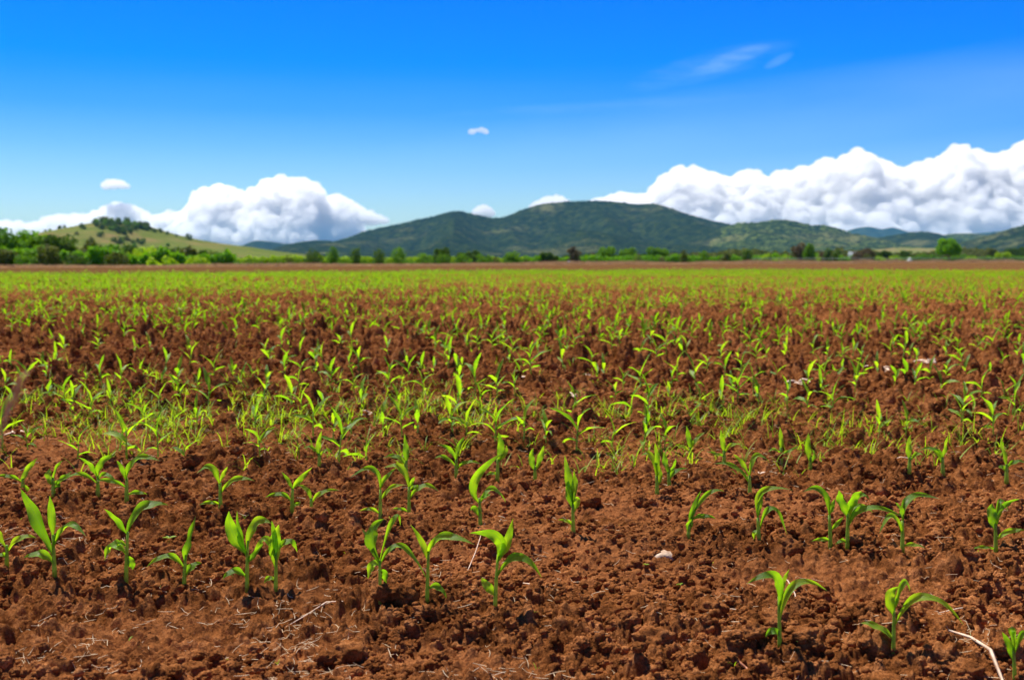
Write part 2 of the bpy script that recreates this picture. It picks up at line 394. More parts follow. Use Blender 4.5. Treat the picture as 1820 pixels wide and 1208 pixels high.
# ------------------------------------------------------------ loose clods lying on the soil
def ico(sub):
    import bmesh
    bm = bmesh.new(); bmesh.ops.create_icosphere(bm, subdivisions=sub, radius=1)
    v = np.array([w.co[:] for w in bm.verts]); f = np.array([[w.index for w in q.verts] for q in bm.faces]); bm.free(); return v, f
def build_clods():
    V, Fa = ico(2); protos = []; V3, Fa3 = ico(4); pbig = []
    for k in range(14):
        o = np.array([3.1 * k, 7.7 * k, 1.3 * k])
        shp = np.array([1, .85 + .3 * RNG.random(), .62 + .25 * RNG.random()])
        r = .35 + .95 * vnoise3(*(V * 1.6 + o).T, 5) + .55 * vnoise3(*(V * 3.7 + o).T, 6)
        protos.append(V * r[:, None] * shp)
        r = .35 + .80 * vnoise3(*(V3 * 1.7 + o).T, 5) + .50 * np.abs(2 * vnoise3(*(V3 * 3.4 + o).T, 6) - 1) + .34 * vnoise3(*(V3 * 8 + o).T, 7) + .16 * vnoise3(*(V3 * 17 + o).T, 8)
        pbig.append(V3 * r[:, None] * shp)
    n = 42000
    # more clods close by; spread over the wedge in front of the camera
    d = 2.2 * (14 / 2.2) ** RNG.random(n); x = (RNG.random(n) - .5) * 1.35 * d; y = d
    ok = fbm(x / .5, y / .35, 71, 3) > .36; x, y = x[ok], y[ok]; n = len(x)
    z = ground_h(x.copy(), y.copy())
    s = .0045 + .0125 * RNG.random(n) ** 2.6
    bigk = RNG.random(n) < .011; s[bigk] = .018 + .026 * RNG.random(bigk.sum())
    s *= np.where(y > 7, 1.5, 1)
    allv = []; allf = []; off = 0
    for i in range(n):
        kk = RNG.integers(14); isb = s[i] > .013; p = pbig[kk] if isb else protos[kk]; fa = Fa3 if isb else Fa; a = RNG.random() * 6.28; c, sn = math.cos(a), math.sin(a)
        q = np.stack([p[:, 0] * c - p[:, 1] * sn, p[:, 0] * sn + p[:, 1] * c, p[:, 2]], -1) * s[i] + (x[i], y[i], z[i] + s[i] * .25)
        allv.append(q); allf.append(fa + off); off += len(p)
    o = mesh_obj("soil_clods", np.vstack(allv), np.vstack(allf), M_clod)
    tag(o, "loose red soil crumbs and clods scattered on the field", None, None, 'stuff')
build_clods()

# ------------------------------------------------------------ leaves and seedlings
def leaf_ribbon(pts, width, nref, nseg=14, nac=4, fold0=.9, fold1=.25, wav=.0, seed=0, droop_twist=0.0):
    """ribbon along a bezier through pts=(start, via, tip); returns verts, quads, uvs"""
    a, m, b = [Vector(p) for p in pts]; c = m * 2 - (a + b) * .5
    rnd = random.Random(seed); ph = rnd.random() * 6
    vs = []; uvs = []
    nr = Vector(nref).normalized()
    for i in range(nseg + 1):
        t = i / nseg
        p = a * (1 - t) ** 2 + c * 2 * t * (1 - t) + b * t * t
        tg = ((c - a) * (1 - t) + (b - c) * t).normalized()
        n2 = nr.copy()
        if droop_twist: n2 = (nr + Vector((rnd.random() - .5, 0, 0)) * 0).normalized()
        sd_ = tg.cross(n2)
        if sd_.length < .05: sd_ = tg.cross(Vector((0, -1, .1)))
        sd_.normalize()
        if droop_twist:
            q = droop_twist * t; nn = sd_.cross(tg); sd_ = (sd_ * math.cos(q) + nn * math.sin(q)).normalized()
        nm = sd_.cross(tg).normalized()
        w = (.30 + .70 * min(1, t / .32) ** .8) * (1 - max(0, (t - .38) / .62) ** 1.9) if t > 0 else .30
        w = max(w, .015) * width * .5
        fo = fold0 * (1 - t) ** 3 + fold1
        for j in range(nac + 1):
            u = -1 + 2 * j / nac
            ang = fo * abs(u)
            off = sd_ * (w * u * math.cos(ang)) + nm * (w * abs(u) * math.sin(ang))
            off += nm * (wav * w * abs(u) ** 2 * math.sin(t * 13 + ph + (1.4 if u > 0 else 0)))
            vs.append(p + off); uvs.append((j / nac, t))
    fs = [(i * (nac + 1) + j, i * (nac + 1) + j + 1, (i + 1) * (nac + 1) + j + 1, (i + 1) * (nac + 1) + j) for i in range(nseg) for j in range(nac)]
    return vs, fs, uvs
def leaf_object(name, rib, mat, parent):
    vs, fs, uvs = rib
    o = mesh_obj(name, [v[:] for v in vs], fs, mat, parent)
    uvl = o.data.uv_layers.new(name="UVMap"); flat = []
    for lp in o.data.loops: flat += uvs[lp.vertex_index]
    uvl.data.foreach_set('uv', flat); return o
def stem_mesh(top, r0=.0062, lean=(0, 0)):
    m = MB(); n = 6; pts = []; rr = []
    for i in range(n + 1):
        t = i / n; pts.append((top[0] * t ** 1.4, top[1] * t ** 1.4, -.02 + (top[2] + .02) * t)); rr.append(r0 * (1 - .45 * t))
    m.tube(pts, rr, 8); return m

def hand_plant(bx, by, stem_top, leaves, label, seed, wscale=1.0):
    """a seedling whose leaves follow those of one plant in the photograph; numbers are photo pixels, turned into metres at its own distance"""
    gx, gy = ground_at(bx, by); z0 = gz(gx, gy)
    gx, gy, z0 = soil_hit(bx, by)
    base = Vector((gx, gy, z0)); D = gy; rnd = random.Random(seed)
    root = empty("corn_seedling", base); tag(root, label, "seedling", "corn seedlings in the nearest rows")
    s = F / D
    top = at(*stem_top, D) - base
    stem_mesh(top, 4.2 / s * 1.0).build("stem", M_stem, root)
    for (ay, via, tip, wpx, kind) in leaves:
        t = min(1, max(0.05, (by - ay) / max(1, by - stem_top[1])))
        a = Vector((top.x * t ** 1.4, top.y * t ** 1.4, top.z * t))
        tp = at(*tip, D) - base; reach = abs(tp.x - a.x)
        dy = (rnd.random() - .5) * 1.1 * reach + (rnd.random() - .5) * .02
        if via is None:
            v = (a + tp) * .5 + Vector(((rnd.random() - .5) * .01, 0, .006))
        else: v = at(*via, D) - base
        v.y += dy * .5; tp.y += dy
        if kind == 'u': nref = (rnd.uniform(-.35, .35), -1, .15); tw = rnd.uniform(-.5, .5)
        elif kind == 'a': nref = (rnd.uniform(-.2, .2), -.75, .75); tw = rnd.uniform(-.35, .35)
        else: nref = (rnd.uniform(-.3, .3), -.8, .6); tw = rnd.uniform(-.4, .4)
        rib = leaf_ribbon((a, v, tp), wpx * 1.04 * wscale / s, nref, 18, 4, 1.0, .28, .38, rnd.random(), tw)
        leaf_object("leaf", rib, M_corn, root)
    return root

HP = []
def hp(*a): HP.append(a)
#   base       stem top     leaves: (attach y, via, tip, width px, kind)                                     label
hp(12, 1002, (12, 968), [(985, (35, 957), (63, 957), 12, 'a'), (975, None, (-8, 932), 11, 'u'), (990, None, (-3, 985), 9, 'l')],
   "cropped corn seedling at the left edge with one leaf arching right")
hp(97, 1017, (94, 950), [(985, (65, 918), (38, 868), 24, 'u'), (955, (92, 915), (89, 880), 15, 'u'), (975, (128, 930), (166, 946), 15, 'a'), (1003, (75, 984), (47, 988), 17, 'l')],
   "corn seedling with two upright leaves and a drooping right leaf, in front at left")
hp(224, 1031, (227, 945), [(945, (250, 905), (289, 905), 20, 'a'), (950, (212, 922), (192, 900), 12, 'u'), (985, (197, 972), (179, 1001), 20, 'l'), (985, (233, 1000), (236, 1012), 15, 'l'), (972, (212, 966), (208, 978), 10, 'l')],
   "tall corn seedling with a broad silvery leaf sweeping up to the right")
hp(327, 1041, (330, 985), [(1000, (338, 960), (350, 914), 16, 'u'), (1010, (300, 986), (265, 1004), 13, 'a'), (1030, (340, 1008), (356, 1003), 14, 'l')],
   "corn seedling with one upright twisted leaf and a thin leaf bowed left, front row")
hp(439, 1044, (440, 960), [(985, (415, 945), (410, 905), 25, 'u'), (975, (455, 930), (482, 932), 19, 'a'), (1028, (418, 1012), (401, 1024), 14, 'l'), (990, (428, 950), (423, 906), 12, 'u'), (1003, (452, 985), (470, 962), 11, 'l')],
   "corn seedling with wavy broad leaf leaning left, left plant of the touching front pair")
hp(490, 1045, (491, 985), [(1010, (489, 965), (496, 931), 23, 'u'), (985, (512, 963), (526, 984), 13, 'a'), (1000, (470, 960), (445, 998), 13, 'a'), (1032, (478, 1027), (470, 1035), 10, 'l'), (1000, (488, 955), (483, 924), 11, 'u')],
   "corn seedling with short broad folded top leaf, right plant of the touching front pair")
hp(676, 1063, (675, 995), [(1000, (662, 950), (683, 922), 24, 'u'), (930, (700, 922), (711, 936), 10, 'a'), (1000, (657, 965), (642, 941), 10, 'u'), (1005, (712, 972), (757, 1030), 13, 'a'), (1005, (662, 1005), (653, 1030), 17, 'l'), (1015, (684, 1022), (682, 1046), 13, 'l')],
   "corn seedling with broad grey-green upright leaf and drooping lower leaves, front trio")
hp(759, 1066, (762, 975), [(1000, (752, 968), (729, 932), 12, 'u'), (985, (790, 948), (845, 956), 17, 'a'), (1048, (779, 1042), (794, 1060), 13, 'l')],
   "slim V-shaped corn seedling with a long leaf reaching right, middle of the front trio")
hp(880, 1073, (885, 985), [(1000, (887, 955), (835, 944), 24, 'u'), (990, (900, 965), (912, 921), 18, 'u'), (1028, (922, 986), (962, 1018), 16, 'a'), (1060, (866, 1042), (855, 1028), 17, 'l')],
   "large corn seedling with four broad leaves beside a dark shadow, front trio")
hp(1386, 1145, (1384, 1060), [(1085, (1372, 1020), (1319, 1026), 19, 'a'), (1060, (1393, 1035), (1405, 1013), 10, 'u'), (1105, (1420, 1045), (1484, 1064), 15, 'a'), (1132, (1372, 1120), (1360, 1131), 14, 'l')],
   "corn seedling with leaves arching both ways, standing alone at the lower right")
hp(1588, 1160, (1589, 1080), [(1095, (1580, 1060), (1596, 1041), 20, 'u'), (1046, (1608, 1037), (1622, 1054), 11, 'a'), (1085, (1596, 1062), (1605, 1045), 9, 'u'), (1115, (1637, 1055), (1700, 1100), 16, 'a'), (1138, (1563, 1118), (1537, 1116), 14, 'l')],
   "corn seedling with a long right leaf bending to the ground, lower right corner")
hp(1804, 1203, (1801, 1150), [(1180, (1795, 1148), (1783, 1124), 14, 'u'), (1165, (1797, 1118), (1808, 1150), 13, 'a'), (1165, (1818, 1125), (1835, 1150), 11, 'a')],
   "small curled corn seedling cut by the bottom right corner")
# second row
hp(41, 867, (40, 850), [(860, (48, 836), (65, 814), 12, 'u'), (858, (20, 845), (-2, 844), 8, 'a'), (862, (50, 872), (57, 895), 10, 'l')],
   "small corn seedling with a flat leaf to the left edge, second row")
hp(95, 875, (94, 848), [(862, (87, 845), (88, 832), 15, 'u'), (855, (103, 830), (116, 816), 7, 'u'), (862, (110, 852), (126, 838), 12, 'a'), (868, (104, 862), (103, 853), 9, 'l')],
   "compact corn seedling with a short broad leaf, second plant of the second row")
hp(174, 877, (174, 845), [(850, (164, 825), (145, 811), 10, 'u'), (850, (184, 820), (209, 807), 14, 'u'), (862, (145, 840), (112, 854), 9, 'a'), (855, (192, 842), (214, 860), 9, 'a')],
   "spreading corn seedling with four open leaves, behind the tall left seedling")
hp(225, 886, (225, 850), [(855, (245, 815), (287, 818), 14, 'a'), (855, (218, 832), (210, 817), 9, 'u'), (868, (200, 852), (178, 850), 9, 'a'), (882, (242, 876), (259, 880), 9, 'l')],
   "corn seedling with a long leaf tipping right over the soil, fourth in the second row")
hp(392, 902, (391, 858), [(862, (378, 830), (354, 838), 14, 'a'), (858, (397, 842), (404, 829), 8, 'u'), (880, (418, 852), (452, 855), 11, 'a'), (898, (375, 891), (357, 894), 8, 'l')],
   "corn seedling standing alone between the left group and the pair in the second row")
hp(519, 910, (520, 868), [(870, (533, 852), (555, 830), 11, 'u'), (870, (513, 855), (499, 839), 8, 'u'), (893, (498, 878), (470, 885), 9, 'a'), (900, (527, 897), (534, 891), 9, 'l')],
   "corn seedling with four narrow leaves, left plant of the second-row pair")
hp(554, 913, (553, 885), [(892, (545, 870), (527, 863), 9, 'a'), (897, (572, 876), (603, 873), 9, 'a'), (905, (542, 904), (529, 904), 6, 'l')],
   "small Y-shaped corn seedling, right plant of the second-row pair")
hp(676, 920, (676, 870), [(872, (663, 832), (624, 846), 11, 'a'), (870, (685, 850), (705, 831), 9, 'u'), (893, (695, 868), (722, 865), 9, 'a'), (916, (660, 903), (640, 906), 7, 'l')],
   "corn seedling with a leaf hooked over to the left, behind the front trio")
hp(727, 915, (727, 865), [(868, (712, 832), (681, 831), 14, 'a'), (866, (732, 855), (738, 846), 8, 'u'), (890, (752, 864), (780, 874), 11, 'a'), (912, (712, 903), (698, 902), 7, 'l'), (872, (738, 864), (744, 868), 6, 'l')],
   "corn seedling with arching leaves, close right neighbour in the second row")
hp(854, 932, (852, 885), [(895, (845, 850), (897, 800), 17, 'u'), (898, (874, 872), (899, 899), 12, 'a'), (922, (844, 904), (837, 906), 13, 'l'), (888, (862, 884), (872, 880), 9, 'l')],
   "corn seedling with one very long leaf curving up right, centre of second row")
hp(1019, 946, (1018, 895), [(890, (1010, 850), (1004, 810), 15, 'u'), (905, (1012, 875), (1010, 854), 15, 'u'), (890, (1022, 862), (1020, 835), 13, 'u'), (912, (1025, 890), (1022, 884), 14, 'u'), (936, (1008, 926), (992, 924), 7, 'l')],
   "upright corn seedling with leaves held straight up, alone near the centre")
hp(1223, 954, (1226, 925), [(935, (1233, 905), (1248, 872), 11, 'u'), (918, (1258, 880), (1291, 877), 9, 'a'), (922, (1250, 916), (1271, 920), 9, 'l'), (945, (1225, 930), (1232, 921), 13, 'u')],
   "small corn seedling leaning right beside bare soil, right of centre")
hp(1349, 955, (1347, 920), [(925, (1355, 875), (1412, 873), 12, 'a'), (918, (1350, 895), (1357, 874), 10, 'u'), (945, (1372, 902), (1397, 948), 11, 'a'), (952, (1343, 947), (1341, 960), 11, 'l')],
   "corn seedling with two leaves bowed right, left of the dense clump")
hp(1476, 971, (1474, 915), [(918, (1460, 872), (1427, 874), 13, 'a'), (915, (1479, 900), (1484, 886), 9, 'u'), (962, (1458, 956), (1438, 958), 8, 'l'), (945, (1488, 930), (1499, 918), 8, 'l')],
   "corn seedling with a leaf hooked left, left plant of the dense clump")
hp(1506, 973, (1507, 910), [(920, (1492, 890), (1488, 868), 18, 'u'), (910, (1515, 885), (1528, 870), 18, 'u'), (905, (1528, 880), (1543, 886), 10, 'a'), (940, (1535, 900), (1598, 913), 13, 'a'), (930, (1525, 902), (1560, 916), 11, 'a'), (966, (1495, 960), (1482, 966), 8, 'l')],
   "biggest many-leaved corn seedling, centre of the dense clump")
hp(1604, 975, (1604, 925), [(928, (1625, 888), (1687, 895), 14, 'a'), (925, (1600, 905), (1590, 892), 10, 'u'), (952, (1582, 915), (1556, 944), 12, 'a'), (972, (1620, 966), (1640, 970), 8, 'l')],
   "corn seedling with a long level leaf to the right, right plant of the dense clump")
hp(1770, 980, (1769, 930), [(945, (1763, 915), (1765, 895), 20, 'u'), (930, (1785, 900), (1817, 889), 11, 'u'), (908, (1782, 892), (1800, 912), 9, 'a'), (962, (1790, 943), (1822, 939), 11, 'a'), (978, (1748, 973), (1727, 977), 7, 'l')],
   "broad leaved corn seedling at the right edge of the second row")
# third row
hp(1168, 874, (1167, 845), [(852, (1158, 812), (1139, 812), 12, 'a'), (850, (1167, 812), (1164, 786), 10, 'u'), (866, (1173, 846), (1172, 826), 10, 'u')],
   "upright corn seedling, left of the close pair right of centre")
hp(1190, 866, (1188, 838), [(845, (1182, 822), (1181, 803), 12, 'u'), (856, (1200, 838), (1223, 833), 9, 'a'), (838, (1196, 828), (1200, 812), 7, 'u')],
   "corn seedling, right plant of the close pair right of centre")
hp(1333, 880, (1332, 845), [(850, (1345, 812), (1371, 824), 11, 'a'), (848, (1318, 822), (1304, 808), 9, 'u'), (862, (1308, 832), (1272, 829), 9, 'a')],
   "corn seedling with three arching leaves, third row right of centre")
hp(1616, 835, (1617, 812), [(822, (1614, 795), (1619, 772), 11, 'u'), (822, (1628, 806), (1637, 808), 8, 'a')],
   "small upright corn seedling beside pale stalk residue, right")
hp(1676, 840, (1675, 812), [(820, (1660, 798), (1632, 802), 9, 'a'), (815, (1678, 795), (1684, 772), 9, 'u'), (830, (1665, 805), (1655, 802), 7, 'l')],
   "corn seedling with a leaf reaching left to the pale stalk, right")
hp(1789, 854, (1789, 825), [(835, (1783, 800), (1781, 778), 10, 'u'), (832, (1805, 820), (1822, 822), 9, 'a'), (840, (1780, 830), (1777, 832), 9, 'l')],
   "corn seedling near the right edge in the third row")
hp(722, 842, (722, 818), [(825, (722, 800), (719, 770), 12, 'u'), (830, (705, 812), (680, 815), 9, 'a')],
   "corn seedling with one upright broad leaf against the weedy strip, left of centre")
hp(811, 847, (811, 815), [(822, (800, 798), (778, 786), 9, 'u'), (818, (815, 795), (826, 776), 10, 'u'), (832, (790, 812), (772, 814), 8, 'a'), (838, (830, 820), (856, 822), 8, 'a')],
   "bushy corn seedling at the front of the weedy strip, centre left")
hp(884, 849, (885, 815), [(825, (890, 795), (885, 768), 14, 'u'), (820, (898, 805), (900, 790), 9, 'u'), (845, (874, 840), (864, 843), 7, 'l')],
   "corn seedling with a bright folded leaf in front of the weeds, centre")
hp(951, 854, (951, 828), [(838, (945, 815), (948, 795), 12, 'u'), (836, (960, 812), (967, 792), 12, 'u')],
   "corn seedling with two broad upright leaves like a fork, near the centre")
hp(1227, 814, (1227, 795), [(800, (1224, 780), (1220, 756), 11, 'u'), (805, (1212, 794), (1200, 793), 8, 'a'), (800, (1240, 780), (1256, 770), 8, 'a')],
   "corn seedling among thin weeds, right of centre")
hp(1287, 822, (1287, 800), [(805, (1284, 785), (1280, 762), 10, 'u'), (808, (1300, 790), (1318, 790), 8, 'a'), (812, (1272, 806), (1252, 800), 7, 'a')],
   "corn seedling in sparse grass left of a bare gap, third row")
hp(1388, 820, (1388, 795), [(800, (1388, 780), (1386, 758), 9, 'u'), (808, (1375, 798), (1362, 802), 6, 'a'), (808, (1402, 800), (1418, 790), 6, 'a')],
   "thin corn seedling with narrow leaves in a bare gap, right")
hp(1441, 833, (1440, 812), [(822, (1436, 795), (1437, 768), 12, 'u'), (826, (1446, 808), (1443, 800), 8, 'u')],
   "single-leaved upright corn seedling on bare soil, right")
hp(568, 826, (567, 805), [(812, (566, 790), (572, 765), 10, 'u'), (810, (553, 795), (538, 798), 7, 'a'), (815, (580, 800), (592, 810), 7, 'a')],
   "corn seedling with drooping side leaves before the weedy strip, left")
hp(1585, 1000, (1585, 998), [], "") if False else None
for k, a in enumerate(HP): hand_plant(*a, 300 + k)

# ---- generic seedlings: prototypes, each with stem and leaf children
def proto_shape(seed, lo=False):
    rnd = random.Random(seed); H = rnd.uniform(.075, .115); az0 = rnd.random() * 6.28
    top = Vector((rnd.uniform(-.012, .012), rnd.uniform(-.012, .012), H))
    nl = rnd.choice((3, 4, 4, 5)); leaves = []
    for k in range(nl):
        f = k / (nl - 1)
        az = az0 + (k % 2) * math.pi + rnd.uniform(-.5, .5)
        t = .35 + .65 * f
        a = Vector((top.x * t ** 1.4, top.y * t ** 1.4, H * t))
        L = rnd.uniform(.10, .16) * (.6 if k == 0 else 1); ele = (.25 + .95 * f) + rnd.uniform(-.12, .18)
        out = Vector((math.cos(az), math.sin(az), 0))
        up = Vector((0, 0, 1))
        via = a + (out * math.cos(ele) + up * math.sin(ele)) * L * .5
        dr = rnd.uniform(.1, 1.1) * (1 - .45 * f)
        tip = via + (out * math.cos(ele - dr) + up * math.sin(ele - dr)) * L * .5
        side = out.cross(up)
        nref = (up * math.cos(ele) - out * math.sin(ele))
        nref = (nref + side * rnd.uniform(-.5, .5)).normalized()
        w = rnd.uniform(.020, .033) * (.8 if k == 0 else 1)
        leaves.append(leaf_ribbon((a, via, tip), w, nref, 4 if lo else 10, 2 if lo else 4, .9, .3, .2, seed + k, rnd.uniform(-.9, .9)))
    return top, leaves
PROTO = []
for k in range(16):
    top, leaves = proto_shape(40 + k)
    root = empty("corn_seedling", (0, -50, 0))
    kids = [stem_mesh(top, .0048).build("stem", M_stem, root)]
    for rb in leaves: kids.append(leaf_object("leaf", rb, M_corn, root))
    PROTO.append([root, kids, False])
def place_proto(k, loc, rz, sc, label, group):
    root, kids, used = PROTO[k]
    if not used: r = root; PROTO[k][2] = True
    else:
        r = root.copy(); COL.objects.link(r)
        for c in kids:
            d = c.copy(); COL.objects.link(d); d.parent = r
    r.location = loc; r.rotation_euler = (random.uniform(-.1, .1), random.uniform(-.1, .1), rz); r.scale = (sc, sc, sc * random.uniform(.9, 1.12))
    tag(r, label, "seedling", group)

HAND_XY = [ground_at(a[0], a[1]) for a in HP]
spots = []
rr_ = random.Random(99)
for row in range(2, 100):
    c = 4.45 + .98 * (row - 1) - .0
    x = -62.0
    while x < 75:
        sp = rr_.choice((.09, .13, .17, .21, .28, .40)) if row < 12 else rr_.choice((.10, .15, .21, .28, .38))
        x += sp
        y = c + ROW_S * x + rr_.gauss(0, .07)
        if y < 5.0: continue
        px = CX + F * x / y
        if px < -120 or px > 1940: continue
        if y > 89 + .45 * x + 3 * math.sin(x * .7): continue
        py = HOR + F * CH / y
        if py > 838: continue
        # thinner stand where the photograph shows gaps
        if 9.8 < row_coord(x, y) < 14.6 and px < 760 and rr_.random() < .5: continue
        if 14.6 < row_coord(x, y) < 15.9 and px < 700: spots.append((y + .2, x + .1))
        if 16 < y < 62 and float(fbm(np.array([x / 5.]), np.array([y / 3.]), 85, 2)[0]) < .50 and rr_.random() < .75: continue
        gap = float(fbm(np.array([x / 1.9]), np.array([y / 1.5]), 81, 2)[0])
        if row < 14 and gap < .36 and rr_.random() < .75: continue
        if 690 < px < 700: pass
        if any((x - h[0]) ** 2 + (y - h[1]) ** 2 < .16 ** 2 for h in HAND_XY): continue
        spots.append((y, x))
# scattered plants off the rows in the dense stand on the left
for _ in range(9000):
    y = rr_.uniform(14, 66); x = rr_.uniform(-.55, .5) * y
    dens = .9 if (x < -.1 * y and 36 < y) else .14
    if y > 89 + .45 * x: continue
    if rr_.random() < dens * min(1, (y / 45) ** 2): spots.append((y, x))
spots.sort()
NIND = 300 - len(HP)
near = spots[:NIND]; farther = spots[NIND:]
for y, x in near:
    py = HOR + F * CH / y; px = CX + F * x / y
    if 6.0 < row_coord(x, y) < 9.6 and px < 1500:
        lab, grp = "corn seedling growing among the thin weeds of the grassy strip", "corn seedlings in the grassy strip"
    elif y < 9.6:
        lab, grp = "corn seedling on clean red soil right of the grassy strip", "corn seedlings right of the grassy strip"
    else:
        lab, grp = "small corn seedling in the rows just beyond the grassy strip", "corn seedlings beyond the grassy strip"
    place_proto(rr_.randrange(16), (x, y, gz(x, y) - .004), rr_.random() * 6.28, rr_.uniform(.8, 1.25) * 1.16, lab, grp)
for root, kids, used in PROTO:
    if not used:
        for c in kids: bpy.data.objects.remove(c)
        bpy.data.objects.remove(root)
def build_far():
    protos = []
    for k in range(16):
        top, leaves = proto_shape(40 + k, True); vs = []; fs = []
        for (v, f, _) in leaves:
            b = len(vs); vs += [tuple(q) for q in v]; fs += [tuple(i + b for i in g) for g in f]
        w = .005; b = len(vs); vs += [(-w, 0, 0), (w, 0, 0), (top.x + w, top.y, top.z), (top.x - w, top.y, top.z)]; fs.append((b, b + 1, b + 2, b + 3))
        protos.append((np.array(vs), np.array(fs)))
    A = np.array(farther); ys = A[:, 0]; xs = A[:, 1]; zs = ground_h(xs.copy(), ys.copy(), np.full(len(xs), .02))
    V = []; Fc = []; off = 0
    for i in range(len(xs)):
        v, f = protos[rr_.randrange(16)]; a = rr_.random() * 6.28; c, s = math.cos(a), math.sin(a); k = rr_.uniform(.7, 1.25) * 1.2
        q = np.stack([v[:, 0] * c - v[:, 1] * s, v[:, 0] * s + v[:, 1] * c, v[:, 2]], -1) * k + (xs[i], ys[i], zs[i])
        V.append(q); Fc.append(f + off); off += len(v)
    o = mesh_obj("distant_corn_seedlings", np.vstack(V), np.vstack(Fc), M_farcorn)
    tag(o, "thousands of small corn seedlings merging into green rows far down the field", None, None, 'stuff')
    print("far seedlings", len(xs), "near", len(near))
build_far()

# ------------------------------------------------------------ weed grass of the grassy strip
def blade(vs, fs, p, az, L, w, ele, dr):
    out = np.array([math.cos(az), math.sin(az), 0]); up = np.array([0, 0, 1.0]); side = np.array([-math.sin(az), math.cos(az), 0])
    b = len(vs); q = np.array(p, dtype=float); e = ele; n = 5
    for i in range(n + 1):
        t = i / n; ww = w * (1 - t ** 2) * .5 + .0002
        vs.append(q - side * ww); vs.append(q + side * ww)
        q = q + (out * math.cos(e) + up * math.sin(e)) * L / n; e -= dr / n
    for i in range(n): fs.append((b + 2 * i, b + 2 * i + 1, b + 2 * i + 3, b + 2 * i + 2))
def build_weeds():
    rnd = random.Random(5); vs = []; fs = []; tufts = []
    for _ in range(14500):
        px = rnd.uniform(-150, 1900); c = rnd.gauss(7.35, .85)
        y0 = c; x = (px - CX) / F * y0; y = c + ROW_S * x * .55
        if y < 5.4: continue
        x = (px - CX) / F * y
        dens = np.interp(px, [-150, 300, 700, 1100, 1400, 1600, 1900], [.9, .9, .75, .68, .60, .32, .10])
        cl = float(fbm(np.array([x / .28]), np.array([y / .25]), 91, 3)[0])
        if rnd.random() < dens * .26 and cl > .50: tufts.append((x, y))
    for _ in range(260):
        y = rnd.uniform(9, 22); x = rnd.uniform(-.5, .1) * y; tufts.append((x, y))
    for _ in range(40):
        y = rnd.uniform(2.9, 5.5); x = rnd.uniform(-.5, .5) * y; tufts.append((x, y, 1))
    xs = np.array([t[0] for t in tufts]); ys = np.array([t[1] for t in tufts]); zs = ground_h(xs.copy(), ys.copy())
    for t, x, y, z in zip(tufts, xs, ys, zs):
        if len(t) == 3:
            for _ in range(2): blade(vs, fs, (x, y, z), rnd.random() * 6.28, rnd.uniform(.012, .03), .003, rnd.uniform(.6, 1.4), 1.0)
            continue
        for _ in range(rnd.randint(2, 6)):
            blade(vs, fs, (x + rnd.gauss(0, .01), y + rnd.gauss(0, .01), z - .004), rnd.random() * 6.28, rnd.uniform(.08, .21), rnd.uniform(.003, .0075), rnd.uniform(.7, 1.5), rnd.uniform(.3, 2.1))
    o = mesh_obj("weed_grass", np.array(vs), np.array(fs), M_weed)
    tag(o, "thin bright green weed grass growing in a strip across the field", None, None, 'stuff')
build_weeds()

# ------------------------------------------------------------ straw litter
def strip(mb, pts, w, th=.0006):
    pts = [Vector(p) for p in pts]; n = len(pts); vs = []
    for i, p in enumerate(pts):
        t = (pts[min(i + 1, n - 1)] - pts[max(i - 1, 0)]).normalized(); sd_ = t.cross(Vector((0, 0, 1)))
        sd_ = sd_.normalized() if sd_.length > .01 else Vector((1, 0, 0)); nm = sd_.cross(t)
        ww = w * (.6 + .4 * math.sin(math.pi * (i + .5) / n)) * .5
        vs += [p - sd_ * ww, p + nm * (ww * .6 + th), p + sd_ * ww, p - nm * th]
    fs = []
    for i in range(n - 1):
        for k in range(4): fs.append((4 * i + k, 4 * i + (k + 1) % 4, 4 * i + 4 + (k + 1) % 4, 4 * i + 4 + k))
    fs += [(0, 1, 2, 3), tuple(4 * (n - 1) + k for k in (3, 2, 1, 0))]
    mb.add(vs, fs)
def build_straw():
    rnd = random.Random(17); m = MB(); items = []
    for _ in range(1150):
        y = 2.5 * (9 / 2.5) ** rnd.random(); x = rnd.uniform(-.55, .55) * y; items.append((x, y, rnd.uniform(.008, .060)))
    for (cx, cy, sx_, sy_, n) in ((540, 1150, 70, 40, 90), (60, 970, 80, 30, 50), (330, 1010, 40, 25, 22), (900, 1190, 90, 14, 30), (720, 1010, 60, 22, 22), (1650, 1080, 130, 40, 26),
                                  (1740, 1160, 40, 30, 20), (1280, 1080, 40, 25, 18), (160, 1170, 90, 30, 40), (480, 1090, 80, 20, 24), (480, 820, 30, 10, 20), (1380, 835, 18, 8, 16), (90, 940, 40, 14, 24)):
        for _ in range(int(n * 1.6)):
            gx, gy = ground_at(rnd.gauss(cx, sx_), rnd.gauss(cy, sy_)); items.append((gx, gy, rnd.uniform(.012, .06)))
    xs = np.array([i[0] for i in items]); ys = np.array([i[1] for i in items]); zs = ground_h(xs.copy(), ys.copy())
    for (x, y, L), z in zip(items, zs):
        az = rnd.random() * 6.28; b = rnd.uniform(-.6, .6); pts = []; e = rnd.uniform(-.25, .4)
        L *= 1.15
        for i in range(5):
            t = (i / 4 - .5) * L; a2 = az + b * (i / 4 - .5)
            pts.append((x + math.cos(a2) * t, y + math.sin(a2) * t, z + .006 + abs(e) * t * (1 if e > 0 else -.3)))
        hs = ground_h(np.array([p[0] for p in pts]), np.array([p[1] for p in pts]))
        pts = [(p[0], p[1], max(p[2], h + .002)) for p, h in zip(pts, hs)]
        strip(m, pts, rnd.uniform(.0011, .0028))
    o = m.build("straw", M_straw); tag(o, "short broken pieces of dry straw littering the red soil", None, None, 'stuff')
build_straw()
